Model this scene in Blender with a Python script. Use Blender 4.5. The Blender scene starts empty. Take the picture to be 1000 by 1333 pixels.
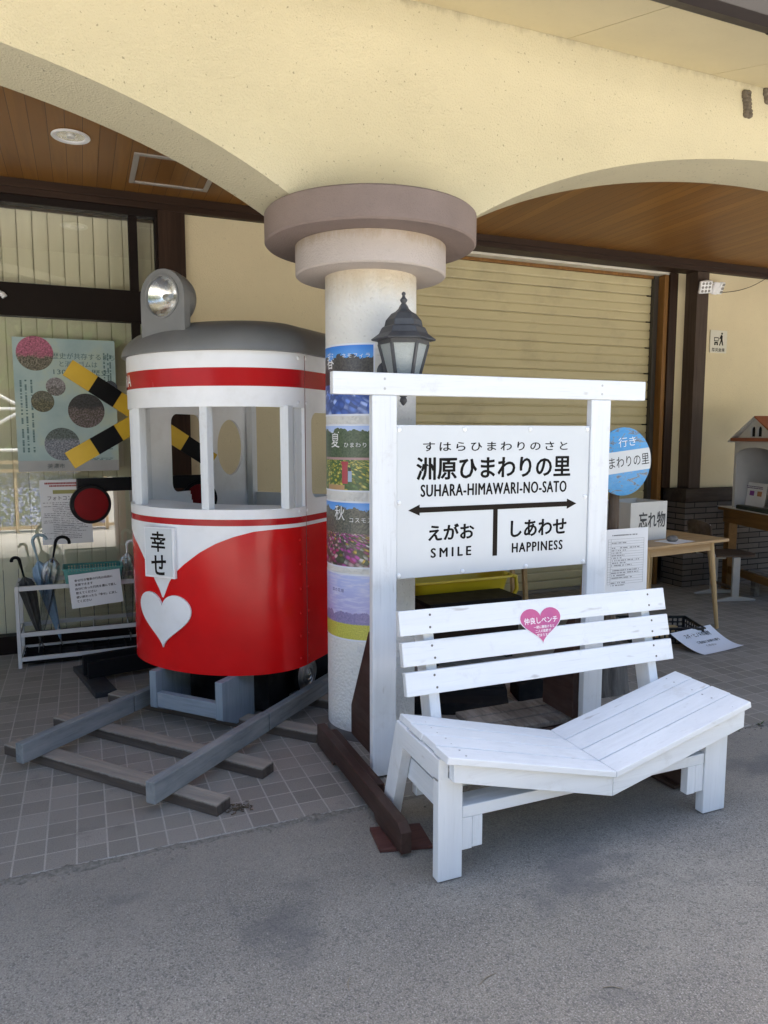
import bpy, bmesh, math, random
from mathutils import Vector, Matrix
rnd = random.Random(11)
SC = bpy.context.scene
COL = SC.collection
R = math.radians
V = Vector

# ------------------------------------------------------------------ mesh builder
class MB:
    def __init__(self):
        self.bm = bmesh.new()
        self.uv = self.bm.loops.layers.uv.new('UVMap')
    def quad_prism(self, lo, hi):
        b = self.bm
        a = [b.verts.new(p) for p in lo]
        c = [b.verts.new(p) for p in hi]
        n = len(a)
        b.faces.new(a[::-1]); b.faces.new(c)
        for i in range(n):
            j = (i+1) % n
            b.faces.new((a[i], a[j], c[j], c[i]))
        return self
    def box(self, x0, x1, y0, y1, z0, z1):
        return self.quad_prism([(x0,y0,z0),(x1,y0,z0),(x1,y1,z0),(x0,y1,z0)],
                               [(x0,y0,z1),(x1,y0,z1),(x1,y1,z1),(x0,y1,z1)])
    def obox(self, c, s, ex=(1,0,0), ey=(0,1,0)):
        c = V(c); ex = V(ex).normalized(); ey = V(ey).normalized(); ez = ex.cross(ey)
        f = lambda i,j,k: c + ex*(i*s[0]/2) + ey*(j*s[1]/2) + ez*(k*s[2]/2)
        return self.quad_prism([f(-1,-1,-1),f(1,-1,-1),f(1,1,-1),f(-1,1,-1)],
                               [f(-1,-1,1),f(1,-1,1),f(1,1,1),f(-1,1,1)])
    def beam(self, p0, p1, w, h, up=(0,0,1)):
        p0 = V(p0); p1 = V(p1); d = (p1-p0)
        ex = d.normalized(); ey = V(up).cross(ex).normalized()
        return self.obox((p0+p1)/2, (d.length, w, h), ex, ey)
    def prism(self, pts, vec):
        vec = V(vec)
        return self.quad_prism([V(p) for p in pts], [V(p)+vec for p in pts])
    def rings(self, rings, cap0=True, cap1=True, closed=True):
        b = self.bm
        vs = [[b.verts.new(p) for p in r] for r in rings]
        n = len(vs[0])
        for i in range(len(vs)-1):
            for j in range(n if closed else n-1):
                k = (j+1) % n
                b.faces.new((vs[i][j], vs[i][k], vs[i+1][k], vs[i+1][j]))
        if closed and cap0: b.faces.new(vs[0][::-1])
        if closed and cap1: b.faces.new(vs[-1])
        return self
    def lathe(self, prof, o=(0,0,0), ez=(0,0,1), n=32, ph=0.0, cap0=True, cap1=True):
        o = V(o); ez = V(ez).normalized()
        t = V((1,0,0)) if abs(ez.x) < .9 else V((0,1,0))
        ex = (t - ez*t.dot(ez)).normalized(); ey = ez.cross(ex)
        rr = []
        for r, z in prof:
            r = max(r, 1e-4)
            rr.append([o + ez*z + ex*(r*math.cos(ph+2*math.pi*k/n)) + ey*(r*math.sin(ph+2*math.pi*k/n)) for k in range(n)])
        return self.rings(rr, cap0, cap1)
    def cyl(self, p0, p1, r0, r1=None, n=24):
        p0 = V(p0); p1 = V(p1)
        return self.lathe([(r0,0),(r0 if r1 is None else r1,(p1-p0).length)], p0, p1-p0, n)
    def tube(self, pts, r, n=10):
        pts = [V(p) for p in pts]
        rr = []; prev = None
        for i, p in enumerate(pts):
            d = (pts[min(i+1,len(pts)-1)] - pts[max(i-1,0)]).normalized()
            if prev is None:
                t = V((0,0,1)) if abs(d.z) < .9 else V((1,0,0))
                ex = (t - d*t.dot(d)).normalized()
            else:
                ex = (prev - d*prev.dot(d)).normalized()
            prev = ex; ey = d.cross(ex)
            ri = r[i] if isinstance(r, (list,tuple)) else r
            rr.append([p + ex*(ri*math.cos(2*math.pi*k/n)) + ey*(ri*math.sin(2*math.pi*k/n)) for k in range(n)])
        return self.rings(rr)
    def grid(self, fn, nu, nv, uvf=None):
        b = self.bm
        vs = [[b.verts.new(fn(i/nu, j/nv)) for j in range(nv+1)] for i in range(nu+1)]
        for i in range(nu):
            for j in range(nv):
                f = b.faces.new((vs[i][j], vs[i+1][j], vs[i+1][j+1], vs[i][j+1]))
                for l, (a, c) in zip(f.loops, ((i,j),(i+1,j),(i+1,j+1),(i,j+1))):
                    l[self.uv].uv = (a/nu, c/nv)
        return self
    def add_mesh(self, me, fn):
        b = self.bm
        vs = [b.verts.new(fn(v.co)) for v in me.vertices]
        for p in me.polygons:
            try: b.faces.new([vs[i] for i in p.vertices])
            except ValueError: pass
        return self
    def text(self, s, c, w, h, ex=(1,0,0), ey=(0,0,1), bold=0.0, fn=None, align='CENTER', space=1.0, line=1.0, fat=0.0):
        """lettering s centred on c, fitted to w x h (one of them may be None), laid in the plane ex, ey"""
        cu = bpy.data.curves.new('lettering', 'FONT')
        cu.body = s; cu.align_x = align; cu.offset = bold; cu.resolution_u = 3
        cu.space_character = space; cu.space_line = line
        ob = bpy.data.objects.new('lettering', cu)
        me = bpy.data.meshes.new_from_object(ob)
        bpy.data.objects.remove(ob); bpy.data.curves.remove(cu)
        xs = [v.co.x for v in me.vertices]; ys = [v.co.y for v in me.vertices]
        x0, x1, y0, y1 = min(xs), max(xs), min(ys), max(ys)
        if w is None: sy = h/(y1-y0); sx = sy
        elif h is None: sx = w/(x1-x0); sy = sx
        else: sx = w/(x1-x0); sy = h/(y1-y0)
        ex = V(ex).normalized(); ey = V(ey).normalized()
        if fn is None:
            c = V(c)
            f = lambda p: c + ex*((p.x-(x0+x1)/2)*sx) + ey*((p.y-(y0+y1)/2)*sy)
        else:
            f = lambda p: fn((p.x-(x0+x1)/2)*sx, (p.y-(y0+y1)/2)*sy)
        if fat and fn is None:
            ez = ex.cross(ey)
            for i, (a, b) in enumerate(((-1,0),(1,0),(0,-.6),(0,.6),(0,0))):
                s_ = ex*(a*fat) + ey*(b*fat) + ez*(-.00004*i)
                self.add_mesh(me, lambda p: f(p)+s_)
        else: self.add_mesh(me, f)
        bpy.data.meshes.remove(me)
        return self
    def build(self, name, mat, parent=None, bevel=0.0, smooth=None, seg=2, recalc=True):
        if recalc: bmesh.ops.recalc_face_normals(self.bm, faces=self.bm.faces[:])
        me = bpy.data.meshes.new(name); self.bm.to_mesh(me); self.bm.free()
        me.materials.append(mat)
        if smooth is not None:
            for p in me.polygons: p.use_smooth = True
            me.set_sharp_from_angle(angle=R(smooth))
        o = bpy.data.objects.new(name, me); COL.objects.link(o)
        if bevel:
            m = o.modifiers.new('edge', 'BEVEL'); m.width = bevel; m.segments = seg
            m.limit_method = 'ANGLE'; m.angle_limit = R(35)
        if parent is not None: put(o, parent)
        return o

MW = {}
def put(o, parent):
    """parent o; meshes are given in the frame of the thing's own world coordinates unless the thing is 'local'"""
    o.parent = parent
    r = parent
    while r.parent is not None: r = r.parent
    if parent is r and r.name in MW: o.matrix_parent_inverse = MW[r.name].inverted()

def tag(o, label, cat, group=None):
    o['label'] = label; o['category'] = cat
    if group: o['group'] = group
    return o
def thing(name, label, cat, loc=(0,0,0), rz=0.0, group=None, local=False):
    o = bpy.data.objects.new(name, None); COL.objects.link(o)
    o.empty_display_size = .1
    o.location = loc; o.rotation_euler = (0,0,rz)
    if not local: MW[o.name] = Matrix.Translation(V(loc)) @ Matrix.Rotation(rz, 4, 'Z')
    return tag(o, label, cat, group)
def kids(o): return [c for c in bpy.data.objects if c.parent == o]
def dup(o, parent=None):
    c = o.copy(); COL.objects.link(c)
    if parent is not None:
        c.parent = parent; c.matrix_parent_inverse = o.matrix_parent_inverse
    for k in kids(o): dup(k, c)
    return c

def plate(outline, holes, t, fn):
    """flat plate with holes; outline in 2D, fn maps (x, y, z) to 3D"""
    cu = bpy.data.curves.new('plate', 'CURVE'); cu.dimensions = '2D'; cu.fill_mode = 'BOTH'; cu.extrude = t/2
    for pts in [outline]+holes:
        sp = cu.splines.new('POLY'); sp.points.add(len(pts)-1)
        for q, p in zip(sp.points, pts): q.co = (p[0], p[1], 0, 1)
        sp.use_cyclic_u = True
    ob = bpy.data.objects.new('plate', cu); me = bpy.data.meshes.new_from_object(ob)
    bpy.data.objects.remove(ob); bpy.data.curves.remove(cu)
    mb = MB(); mb.add_mesh(me, lambda p: fn(p.x, p.y, p.z)); bpy.data.meshes.remove(me)
    bmesh.ops.remove_doubles(mb.bm, verts=mb.bm.verts[:], dist=1e-5)
    return mb
def circ(cx, cy, rx, ry=None, n=40):
    ry = rx if ry is None else ry
    return [(cx+rx*math.cos(2*math.pi*k/n), cy+ry*math.sin(2*math.pi*k/n)) for k in range(n)]
def rrect(x0, x1, y0, y1, r, n=6):
    out = []
    for cx, cy, a in ((x1-r,y1-r,0),(x0+r,y1-r,90),(x0+r,y0+r,180),(x1-r,y0+r,270)):
        for k in range(n+1):
            t = R(a+90*k/n); out.append((cx+r*math.cos(t), cy+r*math.sin(t)))
    return out
def heart2d(w, h, n=48):
    out = []
    for k in range(n):
        t = 2*math.pi*k/n
        x = 16*math.sin(t)**3; y = 13*math.cos(t)-5*math.cos(2*t)-2*math.cos(3*t)-math.cos(4*t)
        out.append((x/32*w, (y+2.5)/29*h))
    return out

# ------------------------------------------------------------------ materials
class NT:
    def __init__(self, name):
        self.m = bpy.data.materials.new(name); self.m.use_nodes = True
        self.t = self.m.node_tree; self.t.nodes.clear()
        self.out = self.t.nodes.new('ShaderNodeOutputMaterial')
    def n(self, typ, **kw):
        nd = self.t.nodes.new(typ)
        for k, v in kw.items():
            if k.startswith('_'): setattr(nd, k[1:], v)
        for k, v in kw.items():
            if k.startswith('_'): continue
            key = k.replace('__', ' ')
            if isinstance(v, bpy.types.NodeSocket): self.t.links.new(v, nd.inputs[key])
            else: nd.inputs[key].default_value = v
        return nd
    def link(self, a, b): self.t.links.new(a, b)
    def co(self, kind='Object', scale=(1,1,1), rot=(0,0,0), loc=(0,0,0)):
        c = self.n('ShaderNodeTexCoord').outputs[kind]
        mp = self.n('ShaderNodeMapping', Vector=c)
        mp.inputs['Scale'].default_value = scale; mp.inputs['Rotation'].default_value = rot; mp.inputs['Location'].default_value = loc
        return mp.outputs[0]
    def noise(self, vec, scale, detail=4.0, rough=.55, dist=0.0):
        return self.n('ShaderNodeTexNoise', Vector=vec, Scale=scale, Detail=detail, Roughness=rough, Distortion=dist).outputs['Fac']
    def vor(self, vec, scale, out='Distance', rand=1.0):
        return self.n('ShaderNodeTexVoronoi', Vector=vec, Scale=scale, Randomness=rand).outputs[out]
    def math(self, op, a, b=0.0, c=0.0, clamp=False):
        nd = self.t.nodes.new('ShaderNodeMath'); nd.operation = op; nd.use_clamp = clamp
        for i, v in enumerate((a,b,c)):
            if isinstance(v, bpy.types.NodeSocket): self.t.links.new(v, nd.inputs[i])
            else: nd.inputs[i].default_value = v
        return nd.outputs[0]
    def step(self, x, a, b):
        nd = self.n('ShaderNodeMapRange', Value=x); nd.inputs['From Min'].default_value = a; nd.inputs['From Max'].default_value = b
        return nd.outputs[0]
    def mix(self, f, a, b, blend='MIX'):
        nd = self.t.nodes.new('ShaderNodeMix'); nd.data_type = 'RGBA'; nd.blend_type = blend
        for s, v in ((nd.inputs['Factor'],f),(nd.inputs['A'],a),(nd.inputs['B'],b)):
            s2 = s
            if isinstance(v, bpy.types.NodeSocket): self.t.links.new(v, s2)
            else: s2.default_value = v if isinstance(v,(int,float)) else (*v[:3],1)
        return nd.outputs['Result']
    def mixc(self, f, a, b):
        nd = self.t.nodes.new('ShaderNodeMixRGB')
        for i, v in enumerate((f,a,b)):
            if isinstance(v, bpy.types.NodeSocket): self.t.links.new(v, nd.inputs[i])
            elif i == 0: nd.inputs[i].default_value = v
            else: nd.inputs[i].default_value = (*v[:3],1)
        return nd.outputs[0]
    def ramp(self, f, stops, interp='LINEAR'):
        nd = self.n('ShaderNodeValToRGB', Fac=f); cr = nd.color_ramp; cr.interpolation = interp
        while len(cr.elements) < len(stops): cr.elements.new(.5)
        for e, (p, c) in zip(cr.elements, stops):
            e.position = p; e.color = (*c[:3],1)
        return nd.outputs[0]
    def bump(self, h, strength=.3, dist=.01, prev=None):
        nd = self.n('ShaderNodeBump', Height=h, Strength=strength, Distance=dist)
        if prev is not None: self.link(prev, nd.inputs['Normal'])
        return nd.outputs[0]
    def bsdf(self, col, rough=.6, metal=0.0, bump=None, spec=.5, coat=0.0, **kw):
        b = self.n('ShaderNodeBsdfPrincipled')
        for k, v in (('Base Color',col),('Roughness',rough),('Metallic',metal),('Specular IOR Level',spec),('Coat Weight',coat)):
            if isinstance(v, bpy.types.NodeSocket): self.link(v, b.inputs[k])
            elif k == 'Base Color': b.inputs[k].default_value = (*v[:3],1)
            else: b.inputs[k].default_value = v
        for k, v in kw.items(): b.inputs[k.replace('__',' ')].default_value = v
        if bump is not None: self.link(bump, b.inputs['Normal'])
        self.link(b.outputs[0], self.out.inputs[0])
        return self.m

def sc(c, k): return tuple(min(1.0, x*k) for x in c[:3])
def paint(name, col, rough=.5, var=.10, vs=5, bump=.08, bs=90, metal=0, spec=.5, coat=0, stretch=(1,1,1), dirt=0.0, dirtcol=(.12,.1,.08), ds=3.0):
    t = NT(name); c = t.co(scale=stretch)
    f = t.noise(c, vs, 5)
    k = t.ramp(f, [(.3, sc(col,1-var)), (.7, sc(col,1+var*.5))])
    if dirt:
        d = t.math('MULTIPLY', t.step(t.noise(t.co(), ds, 8, .65), .52, .72), dirt, clamp=True)
        k = t.mixc(d, k, dirtcol)
    rg = t.step(t.noise(c, vs*3, 3), 0, 1)
    rr = t.math('ADD', t.math('MULTIPLY', rg, .18), rough-.09)
    b = t.bump(t.noise(c, bs, 3), bump, .004) if bump else None
    return t.bsdf(k, rr, metal, b, spec, coat)
def wood(name, c0, c1, axis='X', rough=.6, grain=14, worn=0.0, worncol=(.3,.29,.28), bump=.35, coat=0.0):
    t = NT(name)
    st = {'X':(.06,1,1),'Y':(1,.06,1),'Z':(1,1,.06)}[axis]
    c = t.co(scale=st)
    f = t.noise(c, grain, 6, .6, 1.2)
    fine = t.noise(c, grain*7, 4, .6)
    k = t.ramp(f, [(.28,c0),(.72,c1)])
    k = t.mixc(t.math('MULTIPLY', t.step(fine, .5, .75), .45, clamp=True), k, sc(c0,.55))
    if worn:
        w = t.math('MULTIPLY', t.step(t.noise(t.co(scale=tuple(.25+.75*x for x in st)), 7, 7, .65), .45, .62), worn, clamp=True)
        k = t.mixc(w, k, worncol)
    b = t.bump(t.math('ADD', f, t.math('MULTIPLY', fine, .6)), bump, .004)
    return t.bsdf(k, rough, 0, b, .22, coat)
def white_wood(name, axis='X', col=(.74,.765,.785)):
    t = NT(name)
    st = {'X':(.05,1,1),'Y':(1,.05,1),'Z':(1,1,.05)}[axis]
    c = t.co(scale=st); o = t.co()
    f = t.noise(c, 18, 5, .6, .8); fine = t.noise(c, 110, 3, .6)
    k = t.ramp(f, [(.3, sc(col,.93)), (.7, sc(col,1.03))])
    k = t.mixc(t.math('MULTIPLY', t.step(fine,.58,.76), .30, clamp=True), k, sc(col,.62))
    knot = t.math('MULTIPLY', t.step(t.noise(t.co(scale=tuple(.2+.8*x for x in st)), 26, 2, .5), .71, .78), .55, clamp=True)
    k = t.mixc(knot, k, (.33,.31,.28))
    scuff = t.math('MULTIPLY', t.step(t.noise(o, 9, 9, .72), .57, .72), .30, clamp=True)
    k = t.mixc(scuff, k, (.45,.43,.40))
    b = t.bump(t.math('ADD', f, t.math('MULTIPLY', fine, .5)), .22, .003)
    rr = t.math('ADD', .40, t.math('MULTIPLY', t.noise(o, 22, 3), .2))
    return t.bsdf(k, rr, 0, b, .45)
def plaster(name, col, speck=.5, bump=.5, bs=140, var=.07, stain=None):
    t = NT(name); o = t.co()
    f = t.noise(o, 1.3, 6, .6); g = t.noise(o, bs, 4, .6); v = t.vor(o, bs*.7)
    k = t.ramp(f, [(.3,sc(col,1-var)),(.7,sc(col,1+var*.6))])
    pit = t.math('MULTIPLY', t.step(t.noise(o, 55, 2, .5), .665, .72), speck, clamp=True)
    k = t.mixc(pit, k, sc(col,.45))
    pit2 = t.math('MULTIPLY', t.step(t.noise(o, 11, 8, .75), .66, .74), speck*.7, clamp=True)
    k = t.mixc(pit2, k, sc(col,.5))
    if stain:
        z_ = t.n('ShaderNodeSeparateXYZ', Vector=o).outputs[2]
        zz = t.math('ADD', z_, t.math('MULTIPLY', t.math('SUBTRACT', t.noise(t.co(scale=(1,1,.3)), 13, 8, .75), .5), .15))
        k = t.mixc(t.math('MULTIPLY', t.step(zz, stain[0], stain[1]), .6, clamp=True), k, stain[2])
    h = t.math('ADD', g, t.math('MULTIPLY', v, .7))
    return t.bsdf(k, .85, 0, t.bump(h, bump, .006), .25)
def flat(name, col, rough=.6, spec=.4, metal=0, coat=0):
    return paint(name, col, rough, .05, 9, 0, 90, metal, spec, coat)
# ------------------------------------------------------------------ shared materials
M = {}
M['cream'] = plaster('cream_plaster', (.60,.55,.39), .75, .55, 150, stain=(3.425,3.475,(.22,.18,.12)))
M['cream_wall'] = plaster('cream_wall_plaster', (.66,.575,.38), .15, .35, 160)
M['soffit'] = plaster('soffit_board', (.68,.60,.40), .12, .15, 220)
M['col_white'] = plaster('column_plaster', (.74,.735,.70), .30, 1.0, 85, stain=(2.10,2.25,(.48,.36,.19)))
M['cap_dark'] = plaster('mauve_mortar', (.245,.192,.172), .1, .4, 200, .22)
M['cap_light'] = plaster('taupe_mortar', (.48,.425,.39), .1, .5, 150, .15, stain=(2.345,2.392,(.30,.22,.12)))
M['dark_wood'] = wood('dark_brown_wood', (.020,.010,.006), (.045,.024,.015), 'X', .5)
M['dark_wood_z'] = wood('dark_brown_post_wood', (.020,.010,.006), (.05,.027,.017), 'Z', .5)
M['brown_post'] = wood('weathered_brown_post', (.05,.034,.025), (.085,.06,.046), 'Z', .65)
M['orange_wood'] = wood('varnished_guide_wood', (.16,.075,.02), (.26,.13,.04), 'Z', .5)
M['black'] = paint('black_paint', (.008,.008,.009), .55, .2, spec=.12)
M['black_soft'] = paint('black_rubber', (.010,.010,.011), .8, .2, spec=.15, dirt=.4, dirtcol=(.07,.065,.06))
M['white_x'] = white_wood('white_painted_wood', 'X')
M['white_y'] = white_wood('white_painted_wood_across', 'Y')
M['white_z'] = white_wood('white_painted_wood_upright', 'Z')
M['steel'] = paint('dull_steel', (.5,.5,.5), .35, .15, metal=1)
M['chrome'] = paint('chrome', (.95,.95,.95), .26, .03, 9, .25, 22, metal=1)
M['ink'] = flat('black_lettering', (.012,.011,.010), .7, .08)
M['white_ink'] = flat('white_lettering', (.85,.85,.85), .5)
M['paper'] = paint('white_paper', (.78,.79,.81), .6, .04, 3, .1, 12)
M['white_gloss'] = paint('white_enamel', (.85,.86,.88), .34, .06, 4, .06, 26, dirt=.22, dirtcol=(.50,.47,.42), ds=5)
M['sign_white'] = paint('white_sign_board', (.63,.66,.68), .35, .03, 4, .03, 20)
M['red'] = paint('red_enamel', (.64,.006,.007), .20, .14, 3, .05, 6, spec=.32, coat=0, dirt=.18, dirtcol=(.35,.02,.015), ds=3.5)
M['red_stripe'] = paint('crimson_stripe', (.46,.008,.012), .24, .15, 4, .03, 14, spec=.28, coat=0)
M['grey'] = paint('grey_roof_paint', (.165,.170,.173), .42, .18, 4, .12, 50, dirt=.35, dirtcol=(.27,.265,.25))
M['grey_blue'] = wood('blue_grey_painted_wood', (.18,.225,.27), (.25,.30,.35), 'Z', .6, 10)
M['rail_wood'] = wood('blue_grey_weathered_rail', (.115,.130,.140), (.235,.255,.265), 'X', .8, 16, .6, (.30,.30,.29))
M['sleeper'] = wood('weathered_sleeper_wood', (.085,.072,.062), (.21,.188,.165), 'Y', .85, 12, .8, (.33,.305,.275), .6)
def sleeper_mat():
    t = NT('pale_top_sleeper_wood'); st = (1,.06,1)
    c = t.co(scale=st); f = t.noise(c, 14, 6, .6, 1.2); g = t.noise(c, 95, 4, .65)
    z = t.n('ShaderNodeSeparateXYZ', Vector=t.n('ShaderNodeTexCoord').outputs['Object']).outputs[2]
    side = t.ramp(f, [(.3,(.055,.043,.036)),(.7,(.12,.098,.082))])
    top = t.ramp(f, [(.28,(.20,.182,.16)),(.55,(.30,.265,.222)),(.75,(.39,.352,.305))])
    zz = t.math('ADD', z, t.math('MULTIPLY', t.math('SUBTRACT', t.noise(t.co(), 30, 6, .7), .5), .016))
    k = t.mixc(t.step(zz, .040, .047), side, top)  # paler colour at the top face, darker down the sides
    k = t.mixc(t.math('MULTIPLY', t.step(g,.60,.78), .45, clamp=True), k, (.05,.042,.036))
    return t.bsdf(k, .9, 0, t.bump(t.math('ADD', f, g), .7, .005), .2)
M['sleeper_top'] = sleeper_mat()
M['sign_brown'] = wood('dark_red_brown_timber', (.035,.018,.014), (.062,.034,.027), 'Y', .55, 14, .35, (.12,.09,.075))
M['yellow_paint'] = paint('yellow_sign_paint', (.60,.38,.02), .45, .14, 5, .05)

def asphalt():
    t = NT('worn_asphalt'); o = t.co()
    big = t.noise(o, .9, 7, .62); mid = t.noise(o, 9, 6, .7); fine = t.noise(o, 210, 2, .7)
    agg = t.vor(o, 150, 'Color'); sep = t.n('ShaderNodeSeparateColor', Color=agg)
    cell = t.vor(o, 150)
    k = t.ramp(big, [(.3,(.19,.180,.154)),(.7,(.285,.268,.231))])
    pt = t.step(t.noise(t.co(scale=(.7,1.2,1), loc=(7,2,0)), 1.1, 6, .68), .42, .60)
    k = t.mixc(t.math('MULTIPLY', pt, .55, clamp=True), k, (.125,.120,.110))
    k = t.mixc(t.math('MULTIPLY', t.step(mid,.42,.72), .55, clamp=True), k, (.172,.163,.147))
    stone = t.math('MULTIPLY', t.step(sep.outputs[0], .80, 1.0), t.step(cell,.42,.2), clamp=True)
    k = t.mixc(t.math('MULTIPLY', t.step(fine, .47,.36), .55, clamp=True), k, (.36,.345,.315))
    k = t.mixc(t.math('MULTIPLY', stone, .8), k, (.42,.40,.365))
    dark = t.math('MULTIPLY', t.step(sep.outputs[1], .70, 1.0), .55, clamp=True)
    k = t.mixc(dark, k, (.075,.073,.072))
    k = t.mixc(t.math('MULTIPLY', t.step(fine, .54,.68), .7, clamp=True), k, (.075,.072,.068))
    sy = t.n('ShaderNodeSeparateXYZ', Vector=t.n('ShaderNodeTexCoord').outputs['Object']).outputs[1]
    near = t.step(t.math('ADD', sy, t.math('MULTIPLY', t.math('SUBTRACT', t.noise(o, 3.5, 7, .65), .5), 1.1)), 2.02, 2.62)
    k = t.mixc(t.math('MULTIPLY', near, .55, clamp=True), k, (.25,.228,.195))
    st = t.step(t.noise(t.co(scale=(1,1.6,1), loc=(3,1,0)), 1.6, 5, .6), .56, .66)
    k = t.mixc(t.math('MULTIPLY', st, .6, clamp=True), k, (.10,.10,.102))
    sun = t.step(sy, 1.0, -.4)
    k = t.mixc(t.math('MULTIPLY', sun, .85, clamp=True), k, (.54,.51,.45))  # ground colour lightened over the sunlit yard to bounce more light back
    h = t.math('ADD', t.math('MULTIPLY', cell, -.8), t.math('MULTIPLY', mid, .8))
    return t.bsdf(k, .9, 0, t.bump(h, .55, .005), .2)
def tiles():
    t = NT('grey_paving_tiles')
    o = t.co(loc=(.0765+.104*20, -2.639+.108*40, 0))
    br = t.n('ShaderNodeTexBrick', Vector=o, _offset=0.0, _squash=1.0)
    br.inputs['Scale'].default_value = 1; br.inputs['Mortar Size'].default_value = .0035
    br.inputs['Mortar Smooth'].default_value = .15; br.inputs['Brick Width'].default_value = .104
    br.inputs['Row Height'].default_value = .108; br.inputs['Bias'].default_value = 0
    br.inputs['Color1'].default_value = (.188,.174,.152,1); br.inputs['Color2'].default_value = (.262,.242,.214,1)
    br.inputs['Mortar'].default_value = (.36,.338,.300,1)
    c = t.co(); f = t.noise(c, 2.2, 7, .65); g = t.noise(c, 260, 2, .5)
    k = t.mixc(t.math('MULTIPLY', t.step(f,.45,.7), .4, clamp=True), br.outputs['Color'], (.25,.232,.206))
    k = t.mixc(t.math('MULTIPLY', t.step(g,.54,.7), .6, clamp=True), k, (.05,.046,.043))
    k = t.mixc(t.math('MULTIPLY', t.step(g,.46,.34), .45, clamp=True), k, (.24,.225,.205))
    k = t.mixc(t.math('MULTIPLY', t.step(t.noise(c, 5.5, 8, .7),.58,.74), .5, clamp=True), k, (.085,.078,.072))
    h = t.math('ADD', t.math('MULTIPLY', br.outputs['Fac'], -1.2), t.math('MULTIPLY', g, .35))
    return t.bsdf(k, .72, 0, t.bump(h, .5, .004), .35)
def planks():
    t = NT('stained_ceiling_boards')
    o = t.co(rot=(0,0,R(90)), loc=(50,50,0))
    br = t.n('ShaderNodeTexBrick', Vector=o, _offset=.5)
    for k_, v_ in (('Scale',1),('Mortar Size',.0022),('Mortar Smooth',.3),('Brick Width',40.0),('Row Height',.088),('Bias',-.1)): br.inputs[k_].default_value = v_
    br.inputs['Color1'].default_value = (.225,.098,.020,1); br.inputs['Color2'].default_value = (.31,.145,.032,1)
    br.inputs['Mortar'].default_value = (.10,.042,.012,1)
    f = t.noise(t.co(scale=(1,.05,1)), 16, 6, .6, 1.0)
    k = t.mixc(t.math('MULTIPLY', t.step(f,.45,.75), .55, clamp=True), br.outputs['Color'], (.12,.052,.018))
    k = t.mixc(t.math('MULTIPLY', t.step(t.noise(t.co(scale=(1,.15,1)), 2.2, 4), .5,.7), .3, clamp=True), k, (.12,.06,.028))
    return t.bsdf(k, .45, 0, t.bump(t.math('MULTIPLY', br.outputs['Fac'], -1), .4, .004), .4)
def bricks():
    t = NT('thin_brown_bricks')
    sx = t.n('ShaderNodeSeparateXYZ', Vector=t.n('ShaderNodeTexCoord').outputs['Object'])
    vec = t.n('ShaderNodeCombineXYZ', X=t.math('ADD', sx.outputs[0], sx.outputs[1]), Y=sx.outputs[2])
    br = t.n('ShaderNodeTexBrick', Vector=vec.outputs[0], _offset=.5)
    for k_, v_ in (('Scale',1),('Mortar Size',.005),('Mortar Smooth',.1),('Brick Width',.30),('Row Height',.056),('Bias',0)): br.inputs[k_].default_value = v_
    br.inputs['Color1'].default_value = (.105,.086,.073,1); br.inputs['Color2'].default_value = (.155,.13,.112,1)
    br.inputs['Mortar'].default_value = (.008,.007,.0065,1)
    k = t.mixc(t.math('MULTIPLY', t.step(t.noise(t.co(), 30, 5, .7), .5,.75), .5, clamp=True), br.outputs['Color'], (.08,.066,.058))
    return t.bsdf(k, .85, 0, t.bump(t.math('MULTIPLY', br.outputs['Fac'], -1), .9, .012), .3)
def glass(name, tint=(1,1,1), ior=1.5, gloss=(1,1,1), rough=0.0, add=0.0):
    t = NT(name)
    fr = t.n('ShaderNodeFresnel', IOR=ior).outputs[0]
    if add: fr = t.math('ADD', fr, add, clamp=True)
    fr = t.math('MULTIPLY', fr, t.math('SUBTRACT', 1.0, t.n('ShaderNodeNewGeometry').outputs['Backfacing']))
    tr = t.n('ShaderNodeBsdfTransparent', Color=(*tint,1)); gl = t.n('ShaderNodeBsdfGlossy', Color=(*gloss,1), Roughness=rough)
    mx = t.n('ShaderNodeMixShader', Fac=fr)
    t.link(tr.outputs[0], mx.inputs[1]); t.link(gl.outputs[0], mx.inputs[2])
    t.link(mx.outputs[0], t.out.inputs[0]); return t.m
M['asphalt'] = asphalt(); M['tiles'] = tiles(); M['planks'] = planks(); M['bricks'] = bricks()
M['glass'] = glass('window_glass', (.95,.97,.96), 1.75, add=.06)
M['clear_plastic'] = glass('clear_plastic_sheet', (.80,.82,.84), 1.5, (.9,.9,.9), .25, .12)

# ------------------------------------------------------------------ camera, light, sky
cam = bpy.data.cameras.new('camera'); cam_o = bpy.data.objects.new('camera', cam); COL.objects.link(cam_o)
cam.sensor_fit = 'VERTICAL'; cam.sensor_height = 36.0; cam.lens = 36.0*947/1333
cam.clip_start = .05; cam.clip_end = 600
cam_o.location = (0,0,1.5); cam_o.rotation_euler = (R(90-6.07), 0, R(-22.46))
SC.camera = cam_o
ELEV, AZ = 71.3, 12.0     # sun behind the building, a little to the right
w = bpy.data.worlds.new('World'); SC.world = w; w.use_nodes = True
nt = w.node_tree; bg = nt.nodes['Background']
sky = nt.nodes.new('ShaderNodeTexSky'); sky.sky_type = 'NISHITA'; sky.sun_disc = False
sky.sun_elevation = R(ELEV); sky.sun_rotation = R(AZ); sky.air_density = 1.0; sky.dust_density = 4.0; sky.ozone_density = 1.0
nt.links.new(sky.outputs[0], bg.inputs[0]); bg.inputs[1].default_value = .15
sl = bpy.data.lights.new('sun', 'SUN'); sl.energy = 5.0; sl.angle = R(.5); sl.color = (1,.975,.94)
so = bpy.data.objects.new('sun', sl); COL.objects.link(so)
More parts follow.
